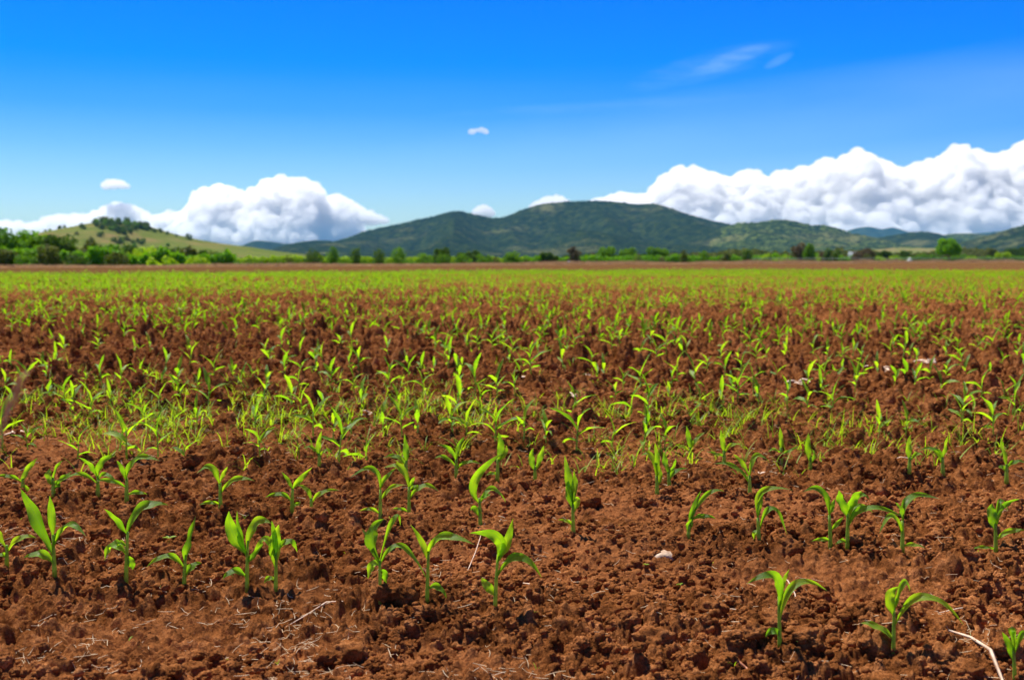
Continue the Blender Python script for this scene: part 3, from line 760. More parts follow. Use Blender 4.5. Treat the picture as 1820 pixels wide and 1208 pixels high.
def stalk(name, px_pts, w, label, mat=M_husk, cat="stalk", group=None):
    pts = []
    for (px, py, lift) in px_pts:
        gx, gy = ground_at(px, py); pts.append((gx, gy, gz(gx, gy) + .006 + lift))
    m = MB(); v = [Vector(p) for p in pts]; out = []
    for i in range(len(v) - 1):
        for k in range(4): out.append(v[i].lerp(v[i + 1], k / 4))
    out.append(v[-1]); strip(m, out, w, .0012); o = m.build(name, mat); tag(o, label, cat, group); return o
stalk("dry_stalk", [(1686, 1147, .01), (1725, 1160, .02), (1760, 1182, .02), (1788, 1212, .01)], .013, "long pale dry stalk curving out of the bottom right corner")
stalk("dry_stalk", [(1660, 1052 + 10, .0), (1705, 1056, .01), (1742, 1052, .005)], .005, "thin straight straw lying right of the lower right seedling")
stalk("dry_stalk", [(829, 1003, .0), (845, 975, .02), (862, 942, .03)], .005, "thin pale stalk leaning behind the large front seedling")
stalk("dry_stalk", [(1372, 1022, .03), (1400, 1045, .03), (1413, 1053, .02), (1415, 1063, .005)], .006, "bent pale stalk behind the lone lower right seedling")
stalk("dry_stalk", [(912, 1030, .0), (940, 1040, .006), (965, 1045, .004)], .005, "thin straw lying right of the large front seedling")
stalk("dry_stalk", [(1222, 1075, .0), (1270, 1079, .006), (1308, 1079, .004)], .004, "long thin straw on smooth soil left of the lone seedling")
stalk("dry_stalk", [(1590, 822, .0), (1600, 827, .01), (1640, 822, .008), (1682, 816, .01)], .009, "pale bent stalk lying behind the right third-row seedlings")
stalk("dry_stalk", [(508, 1100, .0), (545, 1092, .006), (580, 1080, .004), (610, 1080, 0)], .005, "long straw lying below the touching front pair")
def husk_clump(px, py, wpx, label, seed):
    gx, gy = ground_at(px, py); z = gz(gx, gy); rnd = random.Random(seed); m = MB(); w = wpx / F * gy
    for _ in range(9):
        az = rnd.random() * 6.28; L = w * rnd.uniform(.3, .7); e = rnd.uniform(-.1, .7); p0 = Vector((rnd.gauss(0, w * .22), rnd.gauss(0, w * .22), .012))
        pts = []; q = p0.copy()
        for i in range(6):
            pts.append(q.copy()); q = q + Vector((math.cos(az) * math.cos(e), math.sin(az) * math.cos(e), math.sin(e))) * L / 5; e -= .22; az += rnd.uniform(-.2, .2)
            q.z = max(q.z, .006)
        strip(m, pts, rnd.uniform(.10, .22) * w)
    o = m.build("husk_clump", M_husk); o.location = (gx, gy, z + .004); tag(o, label, "crop residue", "pale clumps of old crop residue")
husk_clump(1423, 690, 36, "spiky white dry husk clump standing in the right middle rows", 1)
husk_clump(948, 685, 46, "pale dry husk clump at the near centre of the field", 2)
husk_clump(1655, 558, 34, "pale residue clump far off on the right", 3)
husk_clump(1808, 600, 34, "pale residue clump at the right edge of the field", 4)
husk_clump(1640, 648, 40, "flat tan residue clump right of the middle rows", 5)
husk_clump(1570, 655, 38, "curled tan residue clump beside the flat one", 6)
husk_clump(1018, 724, 30, "small pinkish husk clump in front of the centre weeds", 7)
husk_clump(660, 742, 40, "flat pale husk clump among the weeds, left of centre", 8)
husk_clump(1040, 665, 26, "small dry husk clump behind the centre clump", 9)
husk_clump(1085, 593, 22, "pinkish husk clump far off at the centre", 10)
husk_clump(1350, 835, 26, "shredded pale straw heap beside a third-row seedling", 11)
husk_clump(320, 548, 26, "tan residue clump far off on the left", 12)
husk_clump(30, 770, 36, "torn pale husk clump at the left edge among weeds", 13)

# stone, red leaf, weed sprouts, dry grass head at the left edge
def lump(name, px, py, wpx, mat, label, cat, seed, flat=.6):
    gx, gy = ground_at(px, py); V, Fa = ico(3); o3 = np.array([seed * 5.9, 4.1, 2.2])
    r = .65 + .5 * vnoise3(*(V * 1.4 + o3).T, 9) + .3 * vnoise3(*(V * 4 + o3).T, 8) + .12 * vnoise3(*(V * 9 + o3).T, 7); w = wpx / F * gy / 2
    v = V * r[:, None] * np.array([1.15, .9, flat]) * w
    o = mesh_obj(name, v, Fa, mat); o.location = (gx, gy, gz(gx, gy) + w * flat * .12); tag(o, label, cat)
lump("stone", 1179, 974, 36, M_stone, "pale pinkish stone half buried right of centre", "stone", 3)
stalk("dry_leaf", [(1298, 1176, .002), (1312, 1173, .012), (1328, 1177, .004)], .014, "curled reddish dry leaf lying near the bottom right", M_redleaf, "leaf")
def sprout(px, py, h, label, seed):
    gx, gy = ground_at(px, py); rnd = random.Random(seed); root = empty("weed_sprout", (gx, gy, gz(gx, gy))); tag(root, label, "weed")
    s = gy / F; m = MB(); m.tube([(0, 0, -.004), (0, 0, h * s * .6)], [.0012, .0009], 5); m.build("stem", M_stem, root)
    for k in range(4):
        az = k * 1.57 + rnd.random(); L = h * s * rnd.uniform(.5, .8); a = Vector((0, 0, h * s * .6)); o = Vector((math.cos(az), math.sin(az), .35))
        leaf_object("leaf", leaf_ribbon((a, a + o * L * .5, a + o * L + Vector((0, 0, -L * .1))), L * .5, (0, -.2, 1), 6, 2, .3, .2, 0, k), M_weed, root)
sprout(300, 948, 18, "tiny four-leaved weed sprout between the two left rows", 1)
sprout(288, 972, 10, "very tiny weed sprout below the four-leaved one", 2)
sprout(1005, 1072, 12, "tiny pale weed sprout on soil right of the front trio", 3)
sprout(1148, 992, 10, "tiny weed sprout below the pale stone's left", 4)
sprout(1208, 1014, 12, "tiny weed sprout on smooth soil below the pale stone", 5)
sprout(1665, 1066, 10, "tiny weed sprout above the longest right leaf", 6)
sprout(598, 995, 12, "tiny weed sprout right of the touching front pair", 7)
def near_stem():
    p = at(20, 693, 1.15); rnd = random.Random(3)
    root = empty("dry_grass_stem", (-.66, 1.1, 0)); tag(root, "blurred tan dry grass stem poking in at the left edge", "grass stem")
    b = Vector((-.66, 1.1, 0)); e = at(42, 668, 1.15) - b; mid = at(-60, 800, 1.12) - b
    m = MB(); pts = []
    for i in range(13):
        t = i / 12; pts.append(Vector((0, 0, 0)) * (1 - t) ** 2 + mid * 2 * t * (1 - t) + e * t * t)
    m.tube(pts, [.0014] * 13, 6); m.build("stem", M_drygrass, root)
    h = MB(); a = pts[10]
    for i in range(26):
        t = i / 26; c = pts[10].lerp(pts[12], t); az = rnd.random() * 6.28
        L = .02 * (1 - t * .6); d = (e - a).normalized() * L + Vector((math.cos(az), math.sin(az), 0)) * .005
        strip(h, [c, c + d * .5, c + d], .003)
    h.build("seed_head", M_drygrass, root)
near_stem()

# ------------------------------------------------------------ trees
GREENS = {
    'bright': ((.04, .14, .004), (.15, .34, .006), (.26, .56, .004)),
    'lime': ((.18, .32, .008), (.34, .50, .010), (.52, .72, .008)),
    'mid': ((.05, .14, .008), (.14, .28, .012), (.20, .42, .008)),
    'dark': ((.025, .065, .008), (.085, .150, .016), (.10, .20, .008)),
    'olive': ((.06, .075, .012), (.14, .15, .03), (.15, .18, .015)),
    'brown': ((.09, .065, .035), (.19, .13, .07), (.14, .10, .04)),
}
M_fol = {k: make_leaf_mat("foliage_" + k, a, b, c, .38, .6, .5, .12, .5) for k, (a, b, c) in GREENS.items()}
def crown_mesh(w, h, dens, seed, style='round', leaf=.22, lowz=None):
    """leaf-sized quads spread through lobes of a crown; w, h in metres, centre of base at origin"""
    g = np.random.default_rng(seed); C = []; Rd = []
    nl = {'round': 16, 'poplar': 14, 'hedge': 1}[style]
    for i in range(nl):
        if style == 'round':
            z = g.uniform(.14 if lowz is None else lowz, .86); rw = math.sqrt(max(.05, 1 - ((z - .45) / .58) ** 2)); a = g.random() * 6.28; q = g.random() ** .5 * rw * .68
            C.append((math.cos(a) * q * w / 2, math.sin(a) * q * w / 2, z * h)); Rd.append(g.uniform(.24, .38) * min(w, h) * (1 - .35 * z) * .95)
        else:
            z = (i + .5) / nl; rw = (math.sin(math.pi * min(1, z * .9 + .12)) ** .7); a = g.random() * 6.28; q = g.random() * .35
            C.append((math.cos(a) * q * w / 2, math.sin(a) * q * w / 2, (.06 + .86 * z) * h)); Rd.append((.32 + .25 * g.random()) * w * max(.35, rw))
    C = np.array(C); Rd = np.array(Rd)
    n = int(dens); k = g.choice(len(C), n, p=Rd ** 2 / (Rd ** 2).sum()); d = g.normal(size=(n, 3)); d /= np.linalg.norm(d, axis=1)[:, None]
    rad = Rd[k] * (1 - .45 * g.random(n) ** 2) * (.9 + .25 * g.random(n))
    sq = 1.0 if style == 'round' else 1.25
    P = C[k] + d * rad[:, None] * np.array([1, 1, sq * .9]); P[:, 2] = np.maximum(P[:, 2], .05 * h * g.random(n))
    nn = d + g.normal(size=(n, 3)) * .7; nn /= np.linalg.norm(nn, axis=1)[:, None]
    t = np.cross(nn, g.normal(size=(n, 3))); t /= np.linalg.norm(t, axis=1)[:, None]; b = np.cross(nn, t)
    s = leaf * (.6 + .8 * g.random(n))[:, None]
    V = np.stack([P - t * s, P - b * s * .6, P + t * s, P + b * s * .6], 1).reshape(-1, 3)
    return V, np.arange(4 * n).reshape(-1, 4)
def tree_depth(px, k=1.45):
    t = (px - CX) / F; return 195 / (1 - .97 * t) * k
def tree(px, top, wpx, tone, label, style='round', name='tree', k=1.45, group="trees along the far edge of the field", trunk=.12, cat='tree', dens=1.0, low=0.0):
    if px < 420: top -= 3 if px > 100 else 6
    D = tree_depth(px, k); x = (px - CX) / F * D; zb = float(ground_h(np.array([x]), np.array([D]), np.array([3.0]))[0])
    H = at(px, top, D).z - zb; w = wpx * (1.35 if wpx < 30 else 1.3) / F * D; seed = int(px * 7 + top)
    root = empty(name, (x, D, zb)); tag(root, label, cat, group)
    rnd = random.Random(seed)
    tb = trunk * H
    m = MB(); tr = max(.06, w * .028)
    m.tube([(0, 0, -.2), (rnd.uniform(-.02, .02) * w, 0, H * .3), (rnd.uniform(-.05, .05) * w, 0, H * .62)], [tr, tr * .7, tr * .25], 7)
    for _ in range(5):
        a = rnd.random() * 6.28; z0 = rnd.uniform(.16, .45) * H
        m.tube([(0, 0, z0), (math.cos(a) * w * .14, math.sin(a) * w * .14, z0 + H * .12), (math.cos(a) * w * .28, math.sin(a) * w * .28, z0 + H * .3)], [tr * .45, tr * .3, tr * .1], 5)
    m.build("trunk", M_trunk, root)
    area = w * H
    V, Fc = crown_mesh(w, H - tb, min(5200, max(420, 60 * area)) * dens, seed, style, max(.10, min(.30, .035 * (w + H) / 1.4)), .34 if trunk > .25 else None)
    V[:, 2] += tb
    mesh_obj("crown", V, Fc, M_fol[tone], root, smooth=False)
    return root
T = tree
# left wood
T(-25, 412, 75, 'bright', "tall bright green tree cut by the left edge of the wood", trunk=.02, k=1.5)
T(12, 411, 60, 'bright', "rounded bright green tree at the far left of the wood", trunk=.02, k=1.42)
T(48, 416, 58, 'bright', "bright green tree second from the left in the wood", trunk=.02, k=1.48)
T(76, 419, 46, 'mid', "mid green tree just left of the dark olive tree", trunk=.02, k=1.38)
T(5, 448, 60, 'olive', "low olive bush under the bright trees at the left edge", name='bush', trunk=.01, k=1.25, cat='bush')
T(50, 450, 50, 'mid', "low green bush under the bright green wood", name='bush', trunk=.01, k=1.22, cat='bush')
T(106, 420, 60, 'dark', "large dark olive tree at the right end of the bright wood", trunk=.03, k=1.30)
T(92, 440, 44, 'olive', "olive bush in front of the large dark tree", name='bush', trunk=.01, k=1.2, cat='bush')
T(135, 446, 46, 'dark', "low dark shrub right of the large dark tree", name='bush', trunk=.01, k=1.2, cat='bush')
T(160, 429, 50, 'olive', "grey-olive tree with thin crown left of the lime bushes", trunk=.03, k=1.33)
T(196, 437, 46, 'bright', "bright green tree below the wooded hilltop", trunk=.02, k=1.28)
T(208, 450, 40, 'olive', "small dark bush below the bright tree under the hilltop", name='bush', trunk=.01, k=1.2, cat='bush')
T(237, 434, 26, 'dark', "narrow dark tree rising behind the lime bushes", trunk=.05, k=1.6)
T(262, 441, 44, 'lime', "lime green tree right of the narrow dark tree", trunk=.02, k=1.4)
T(238, 452, 40, 'lime', "yellow-green bush in front of the narrow dark tree", name='bush', trunk=.01, k=1.3, cat='bush')
T(290, 457, 66, 'lime', "wide low yellow-green bush at the field edge, left", name='bush', trunk=.01, k=1.15, cat='bush')
T(300, 440, 44, 'dark', "dark tree behind the wide yellow-green bush", trunk=.03, k=1.5)
T(333, 441, 44, 'olive', "dark olive tree right of the wide yellow-green bush", trunk=.03, k=1.4)
T(371, 447, 32, 'dark', "dark rounded tree between olive and green trees, left", trunk=.03, k=1.5)
T(394, 450, 40, 'bright', "bright green rounded tree ending the left wood", trunk=.02, k=1.35)
T(352, 457, 44, 'lime', "lime bush in front of the dark rounded tree", name='bush', trunk=.01, k=1.2, cat='bush')
# poplars and single trees in the middle
T(422, 461, 18, 'mid', "small green shrub first right of the left wood", name='bush', cat='bush', k=1.2, trunk=.02)
T(459, 462, 20, 'olive', "small brownish shrub on the dry edge, left of the poplars", name='bush', cat='bush', k=1.15, trunk=.02)
T(515, 452, 14, 'olive', "thin olive sapling left of the dark oval tree", 'poplar', k=1.3)
T(558, 441, 27, 'dark', "dark oval tree left of the row of poplars", k=1.35, trunk=.06)
T(593, 436, 17, 'mid', "tallest slim poplar, first of the row", 'poplar', k=1.4)
T(634, 438, 15, 'dark', "slim dark poplar, second of the row", 'poplar', k=1.4)
T(674, 441, 17, 'dark', "dark wedge-shaped poplar, third of the row", 'poplar', k=1.38)
T(711, 441, 21, 'mid', "loose green poplar, fourth of the row", 'poplar', k=1.38)
T(727, 460, 24, 'mid', "low bush right of the loose green poplar", name='bush', cat='bush', k=1.2, trunk=.02)
T(754, 448, 24, 'mid', "mid green tree left of the dark rounded clump", k=1.35, trunk=.05)
T(784, 441, 34, 'dark', "dark rounded tree with flat top, left in the central clump", k=1.55)
T(790, 449, 22, 'mid', "small mid green tree in front of the flat-topped dark tree", k=1.3)
T(834, 443, 48, 'dark', "broad dark tree in the middle of the central clump", k=1.55)
T(826, 450, 30, 'mid', "ball-shaped green tree before the broad dark tree", k=1.3, trunk=.04)
T(862, 451, 28, 'mid', "rounded green tree at the right of the central clump", k=1.3, trunk=.04)
T(880, 456, 22, 'olive', "olive shrub behind the rounded green trees", name='bush', cat='bush', k=1.4, trunk=.02)
T(910, 448, 34, 'mid', "dome-shaped green tree standing right of the central clump", k=1.3, trunk=.04)
T(934, 458, 20, 'olive', "low olive bush right of the dome-shaped tree", name='bush', cat='bush', k=1.3, trunk=.02)
T(975, 449, 40, 'dark', "dark spreading tree under the mountain's centre", k=1.5, trunk=.04)
T(1020, 437, 20, 'brown', "reddish brown bare-looking tree near the white post", k=1.4, trunk=.06)
T(1058, 450, 18, 'brown', "small brown tree left of three round green trees", k=1.7, trunk=.05)
T(1082, 440, 36, 'mid', "left one of three round dense green trees", k=1.75, trunk=.03)
T(1122, 440, 42, 'mid', "middle one of three round dense green trees", k=1.7, trunk=.03)
T(1167, 442, 46, 'mid', "right one of three round dense green trees", k=1.6, trunk=.03)
T(1134, 451, 13, 'olive', "slender sapling in front of the three round trees", 'poplar', k=1.2)
T(1176, 456, 12, 'brown', "small brownish sapling below the right round tree", 'poplar', k=1.2)
T(1214, 443, 13, 'olive', "first slim olive poplar right of the round trees", 'poplar', k=1.25)
T(1250, 444, 14, 'mid', "second slim green poplar right of the round trees", 'poplar', k=1.25)
T(1289, 448, 17, 'olive', "small open tree with a visible trunk, third right of the round trees", k=1.25, trunk=.3)
T(1327, 442, 15, 'dark', "dark slim pointed poplar left of the lime bushes", 'poplar', k=1.25)
T(1361, 451, 30, 'lime', "lime bush right of the dark pointed poplar", name='bush', cat='bush', k=1.3, trunk=.02)
T(1392, 454, 28, 'lime', "pale lime bush left of the brown tree", name='bush', cat='bush', k=1.25, trunk=.02)
T(1418, 432, 21, 'brown', "brown leafless-looking tree beside a green one, right", k=1.25, trunk=.1)
T(1437, 431, 17, 'mid', "green columnar tree beside the brown one, right", 'poplar', k=1.2)
T(1450, 455, 20, 'lime', "small lime bush at the foot of the green columnar tree", name='bush', cat='bush', k=1.22, trunk=.02)
T(1461, 444, 22, 'brown', "low brown tree left of the dark olive tree, right side", k=1.35, trunk=.08)
T(1480, 443, 28, 'dark', "dark olive tree in the right middle of the tree line", k=1.3, trunk=.06)
T(1500, 455, 26, 'mid', "green bush below the white shed", name='bush', cat='bush', k=1.2, trunk=.02)
T(1526, 443, 24, 'brown', "greyish brown tree just right of the white shed", k=1.4, trunk=.08)
T(1543, 440, 16, 'brown', "taller greyish brown tree, second right of the white shed", k=1.45, trunk=.08)
T(1541, 452, 24, 'olive', "olive bush below the greyish brown trees", name='bush', cat='bush', k=1.25, trunk=.02)
T(1570, 445, 24, 'dark', "dark green tree above lime bushes, right", k=1.45, trunk=.05)
T(1562, 456, 26, 'lime', "lime bush left of the brown trough", name='bush', cat='bush', k=1.2, trunk=.02)
T(1587, 456, 26, 'lime', "lime bush directly behind the brown trough", name='bush', cat='bush', k=1.2, trunk=.02)
T(1608, 446, 24, 'dark', "dark low tree left of the big lone tree", k=1.5, trunk=.05)
T(1640, 448, 26, 'olive', "olive low tree close left of the big lone tree", k=1.5, trunk=.05)
T(1684, 424, 42, 'bright', "big bright green tree with bare dark trunk, right", k=1.12, trunk=.30, dens=1.2)
T(1722, 456, 30, 'lime', "low lime bush right of the big lone tree", name='bush', cat='bush', k=1.3, trunk=.02)
T(1748, 457, 26, 'mid', "low green bush between the lime bush and the yellow-green tree", name='bush', cat='bush', k=1.3, trunk=.02)
T(1779, 447, 22, 'lime', "small yellow-green tree near the right edge", k=1.25, trunk=.06)
T(1795, 440, 26, 'dark', "dark tree behind the small yellow-green tree", k=1.7, trunk=.05)
T(1820, 441, 30, 'dark', "dark tree cut by the right edge of the tree line", k=1.7, trunk=.05)
T(1760, 443, 24, 'olive', "greyish olive tree behind, near the right edge", k=1.8, trunk=.05)

# low hedge belts behind the poplars and far woods reading as one mass
def belt(name, px0, px1, topf, tone, k, label, n, kind='stuff', cat=None, leaf=.3, depth=6, base=0.0):
    g = np.random.default_rng(int(px0 + px1 * 3)); px = g.uniform(px0, px1, n)
    D = np.array([tree_depth(p, k) for p in px]) + g.uniform(0, depth, n); x = (px - CX) / F * D
    zb = ground_h(x.copy(), D.copy(), np.full(n, 3.0))
    lump_ = .72 + .28 * vnoise(px / 9, px * 0 + 3, 5) + .14 * vnoise(px / 3, px * 0, 6)
    topz = np.array([at(0 if False else p, t, d).z for p, t, d in zip(px, topf(px), D)]) - zb
    z = zb + topz * lump_ * np.sqrt(g.random(n)) + base
    P = np.stack([x, D, z], -1); nn = g.normal(size=(n, 3)) + np.array([0, -.6, .6]); nn /= np.linalg.norm(nn, axis=1)[:, None]
    t = np.cross(nn, g.normal(size=(n, 3))); t /= np.linalg.norm(t, axis=1)[:, None]; b = np.cross(nn, t); s = leaf * (.5 + g.random(n))[:, None]
    V = np.stack([P - t * s, P - b * s * .6, P + t * s, P + b * s * .6], 1).reshape(-1, 3)
    o = mesh_obj(name, V, np.arange(4 * n).reshape(-1, 4), M_fol[tone], smooth=False); tag(o, label, cat, None, kind)
belt("hedge", 405, 960, lambda p: 455.5 + (p - 400) * .002, 'lime', 1.75, "long bright lime green hedge running behind the poplars", 26000, None, "hedge", leaf=.28)
belt("undergrowth", 930, 1200, lambda p: 454.5 + p * 0, 'bright', 1.5, "low green undergrowth below the three round trees", 9000)
belt("undergrowth", 1190, 1560, lambda p: 453 + 2.5 * np.sin(p / 13), 'bright', 1.5, "low mixed green undergrowth below the right hills", 16000)
belt("undergrowth", 1540, 1900, lambda p: 453.5 + 2.5 * np.sin(p / 11), 'mid', 1.45, "low olive undergrowth behind the fence on the right", 17000)
belt("undergrowth", -60, 420, lambda p: 440 + 5 * np.sin(p / 17) + p * .028, 'bright', 1.25, "low green undergrowth along the foot of the left wood", 26000)
belt("distant_wood", 1180, 1930, lambda p: 446 + 4 * np.sin(p / 31) - (p > 1700) * 4, 'olive', 2.6, "distant grey-olive wood below the right-hand hills", 26000, leaf=.8, depth=60)
belt("distant_wood", 1000, 1200, lambda p: 452 + 0 * p, 'dark', 2.8, "distant dark wood behind the three round trees", 6000, leaf=.7, depth=40)

# dry grass edge
def edge_grass():
    g = np.random.default_rng(3); n = 60000; vs = []
    x = g.uniform(-85, 300, n); y = 195 + .97 * x + g.uniform(-3.5, 1.5, n)
    z = ground_h(x.copy(), y.copy(), np.full(n, 1.0)); H = (.22 + .32 * g.random(n) ** 1.5) * (.7 + .8 * vnoise(x / 6, y * 0, 4)) * np.clip(y / 200, .6, 1.5)
    a = g.random(n) * 6.28; w = .035 + .03 * g.random(n); lx = g.normal(0, .1, n)
    V = np.stack([np.stack([x - w * np.cos(a), y - w * np.sin(a), z], -1), np.stack([x + w * np.cos(a), y + w * np.sin(a), z], -1),
                  np.stack([x + lx + w * .3, y, z + H], -1), np.stack([x + lx - w * .3, y, z + H], -1)], 1).reshape(-1, 3)
    o = mesh_obj("dry_grass", V, np.arange(4 * n).reshape(-1, 4), M_drygrass, smooth=False)
    tag(o, "strip of pale dry grass along the far edge of the field", None, None, 'stuff')
edge_grass()

# ------------------------------------------------------------ small built things at the far edge
def small_things():
    def spot(px, k): D = tree_depth(px, k); x = (px - CX) / F * D; return x, D, float(ground_h(np.array([x]), np.array([D]), np.array([3.]))[0])
    x, D, z = spot(1011, .99); h = at(1011, 463.5, D).z - z
    r = empty("marker_post", (x, D, z)); tag(r, "small white marker drum on the dry grass near the field's far edge", "marker")
    m = MB(); m.tube([(0, 0, 0), (0, 0, h * .8), (0, 0, h)], [h * .30, h * .30, h * .2], 14); m.build("drum", M_white, r)
    m = MB(); m.tube([(0, 0, h * .38), (0, 0, h * .46)], h * .315, 14); m.build("band", M_grey, r)
    # white shed
    x, D, z = spot(1512, 2.0); w = 10 / F * D; zt = at(1512, 447, D).z; hh = zt - z
    r = empty("shed", (x, D, z)); tag(r, "small white shed among trees below the right hills", "shed")
    m = MB(); m.box((0, 0, hh * .36), (w, w * .7, hh * .72)); m.build("wall", M_white, r, False)
    m = MB(); y2 = w * .42; x2 = w * .56; zb = hh * .72
    m.add([(-x2, -y2, zb), (x2, -y2, zb), (x2, y2, zb), (-x2, y2, zb), (-x2, 0, hh), (x2, 0, hh)], [(0, 1, 5, 4), (2, 3, 4, 5), (0, 4, 3), (1, 2, 5), (3, 2, 1, 0)]); m.build("roof", M_white, r, False)
    m = MB(); m.box((w * .1, -w * .36, hh * .26), (w * .22, .06, hh * .5)); m.build("door", M_grey, r, False)
    # white tank
    x, D, z = spot(1615, 1.05); w = 9 / F * D; h = at(1615, 457.5, D).z - z
    r = empty("water_tank", (x, D, z)); tag(r, "small white tank with cone top by the right field edge", "tank")
    m = MB(); m.tube([(0, 0, 0), (0, 0, h * .62)], w * .5, 16); m.build("tank_body", M_white, r)
    m = MB(); m.tube([(0, 0, h * .625), (0, 0, h)], [w * .5, w * .08], 16); m.build("cone_top", M_white, r)
    # brown trough
    x, D, z = spot(1577, 1.03); w = 17 / F * D
    r = empty("trough", (x, D, z)); tag(r, "low brown wooden trough at the field's far edge, right", "trough")
    m = MB(); h = w * .26
    m.box((0, -w * .16, h * .75), (w, w * .03, h * .5)); m.box((0, w * .16, h * .75), (w, w * .03, h * .5)); m.box((-w * .485, 0, h * .75), (w * .03, w * .285, h * .5)); m.box((w * .485, 0, h * .75), (w * .03, w * .285, h * .5)); m.box((0, 0, h * .52), (w * .93, w * .285, h * .04))
    m.build("basin", M_wood, r, False)
    for sx_ in (-1, 1):
        m = MB(); m.box((sx_ * w * .38, 0, h * .24), (w * .06, w * .36, h * .48)); m.build("leg", M_wood, r, False)
    # fence along the right edge
    root = None; pts = []
    for px in np.arange(1335, 1900, 16): pts.append(spot(px, 1.1))
    o0 = pts[0]; root = empty("fence", o0); tag(root, "low grey post and rail fence along the right far edge", "fence")
    for i, (x, D, z) in enumerate(pts):
        zt = at(0, 458.0, D).z; m = MB(); m.box((x - o0[0], D - o0[1], (zt + z) / 2 - o0[2]), (.16, .16, zt - z)); m.build("post", M_wood, root, False)
    for f in (.52, .92):
        m = MB(); pp = [(x - o0[0], D - o0[1] - .1, z + (at(0, 458, D).z - z) * f - o0[2]) for (x, D, z) in pts]; m.tube(pp, .06, 5); m.build("rail", M_grey, root)
small_things()

# ------------------------------------------------------------ hills and mountains
def make_hill_mat(name, stops, patch, patch_thr, scale_big, scale_fine, bumpd=6):
    m, n, l, out = newmat(name); tcn = n.new('ShaderNodeTexCoord'); p = tcn.outputs['Object']
    f = nd_noise(n, l, p, scale_fine, 4, .7); big = nd_noise(n, l, p, scale_big, 5, .6)
    c = nd_ramp(n, l, f, stops)
    pm = nd_ramp(n, l, big, [(patch_thr, (0, 0, 0)), (patch_thr + .09, (1, 1, 1))])
    pm = nd_math(n, l, 'MULTIPLY', pm, nd_ramp(n, l, f, [(.4, (.2, .2, .2)), (.6, (1, 1, 1))]))
    c = nd_mix(n, l, pm, c, patch)
    b = n.new('ShaderNodeBump'); b.inputs['Distance'].default_value = bumpd; b.inputs['Strength'].default_value = 1.0; l.new(f, b.inputs['Height'])
    bs = n.new('ShaderNodeBsdfDiffuse'); l.new(c, bs.inputs[0]); l.new(b.outputs[0], bs.inputs[1]); l.new(bs.outputs[0], out.inputs[0]); return m
FOREST = [(.36, (.0035, .008, .003)), (.5, (.012, .024, .007)), (.64, (.044, .060, .015))]
M_forest = make_hill_mat("forested_slope", FOREST, (.13, .13, .05), .56, .0022, .028)
M_forest2 = make_hill_mat("open_forest_slope", [(.39, (.005, .014, .006)), (.5, (.026, .046, .013)), (.61, (.11, .140, .035))], (.20, .19, .070), .53, .0022, .04)
M_farpk = make_hill_mat("far_peak", FOREST, (.05, .06, .03), .7, .001, .01)
M_pasture = make_hill_mat("pasture_slope", [(.3, (.10, .145, .025)), (.5, (.145, .175, .035)), (.7, (.20, .20, .055))], (.26, .18, .075), .52, .0045, .03, .5)
def hill(name, prof, D, W, mat, label, seed, stepm=7, gully=.35, treeb=5.0, foot=CH):
    px = np.array([p[0] for p in prof], float); py = np.array([p[1] for p in prof], float)
    xs = (px - CX) / F * D; zs = np.array([at(a, b, D).z for a, b in prof])
    x = np.arange(xs[0], xs[-1], stepm); zr = np.interp(x, xs, zs)
    ker = np.ones(5) / 5; zr = np.convolve(np.pad(zr, 2, 'edge'), ker, 'valid')
    zr = np.maximum(zr, 0)
    ny = max(40, int(W * 1.7 / stepm)); t = np.concatenate([np.linspace(-1, 0, int(ny * .7)), np.linspace(0, .6, int(ny * .3))[1:]])
    X, Tt = np.meshgrid(x, t); Z = np.interp(X, x, zr)
    # ridge lines wander: spurs run down towards the camera
    sp = fbm(X / (W * .28), Tt * 1.1, seed, 4); rid = 1 - np.abs(2 * fbm(X / (W * .22) + .5 * Tt, Tt * .7 + 5, seed + 9, 3) - 1)
    a = np.abs(Tt)
    fall = np.where(Tt < 0, (1 - a) ** 1.0 * (1 - .25 * a) , 1 - (a / .6) ** 2 * .9)
    fall = fall * (1 - gully * (1 - rid) * np.sin(np.pi * np.clip(a, 0, 1)) * 2.0)
    fall = fall + gully * .6 * (sp - .5) * np.sin(np.pi * np.clip(a, 0, 1))
    Zf = Z * np.clip(fall, 0, 1)
    Y = D + Tt * W
    cap = Z * (Y / D) * .985 + CH * (1 - Y / D)         # keep spurs in front below the skyline
    Zf = np.where(Tt < -.02, np.minimum(Zf, cap), Zf)
    if treeb: Zf = Zf + bumps(X, Y, treeb * 2.4, seed + 30, .8, .25, .6) * .8 * np.clip(Zf / 20, 0, 1)
    Zf = Zf - 2.5 * (Zf < 3)
    ny, nx = X.shape; V = np.stack([X, Y, Zf], -1).reshape(-1, 3)
    i = np.arange(ny - 1)[:, None] * nx; j = np.arange(nx - 1)[None, :]
    Fc = np.stack([i + j, i + j + 1, i + nx + j + 1, i + nx + j], -1).reshape(-1, 4)
    o = mesh_obj(name, V, Fc, mat); tag(o, label, None, None, 'structure')
    return lambda xq, yq: float(Zf[int(np.argmin(abs(Y[:, 0] - yq))), int(np.clip(np.argmin(abs(x - xq)), 0, nx - 1))])
hill("mountain", [(470, 456), (500, 440), (530, 432), (560, 428), (600, 430), (620, 424), (650, 411), (690, 402), (730, 394), (770, 385), (800, 377), (818, 375), (840, 381), (870, 387), (890, 388),
      (905, 383), (930, 372), (960, 363), (1000, 359), (1050, 357), (1090, 358), (1130, 364), (1160, 362), (1190, 370), (1230, 384), (1270, 394), (1310, 402), (1350, 412), (1400, 425), (1450, 440), (1500, 455)],
     5200, 1900, M_forest, "broad dark forested mountain across the middle", 3, 7, .85, 5)
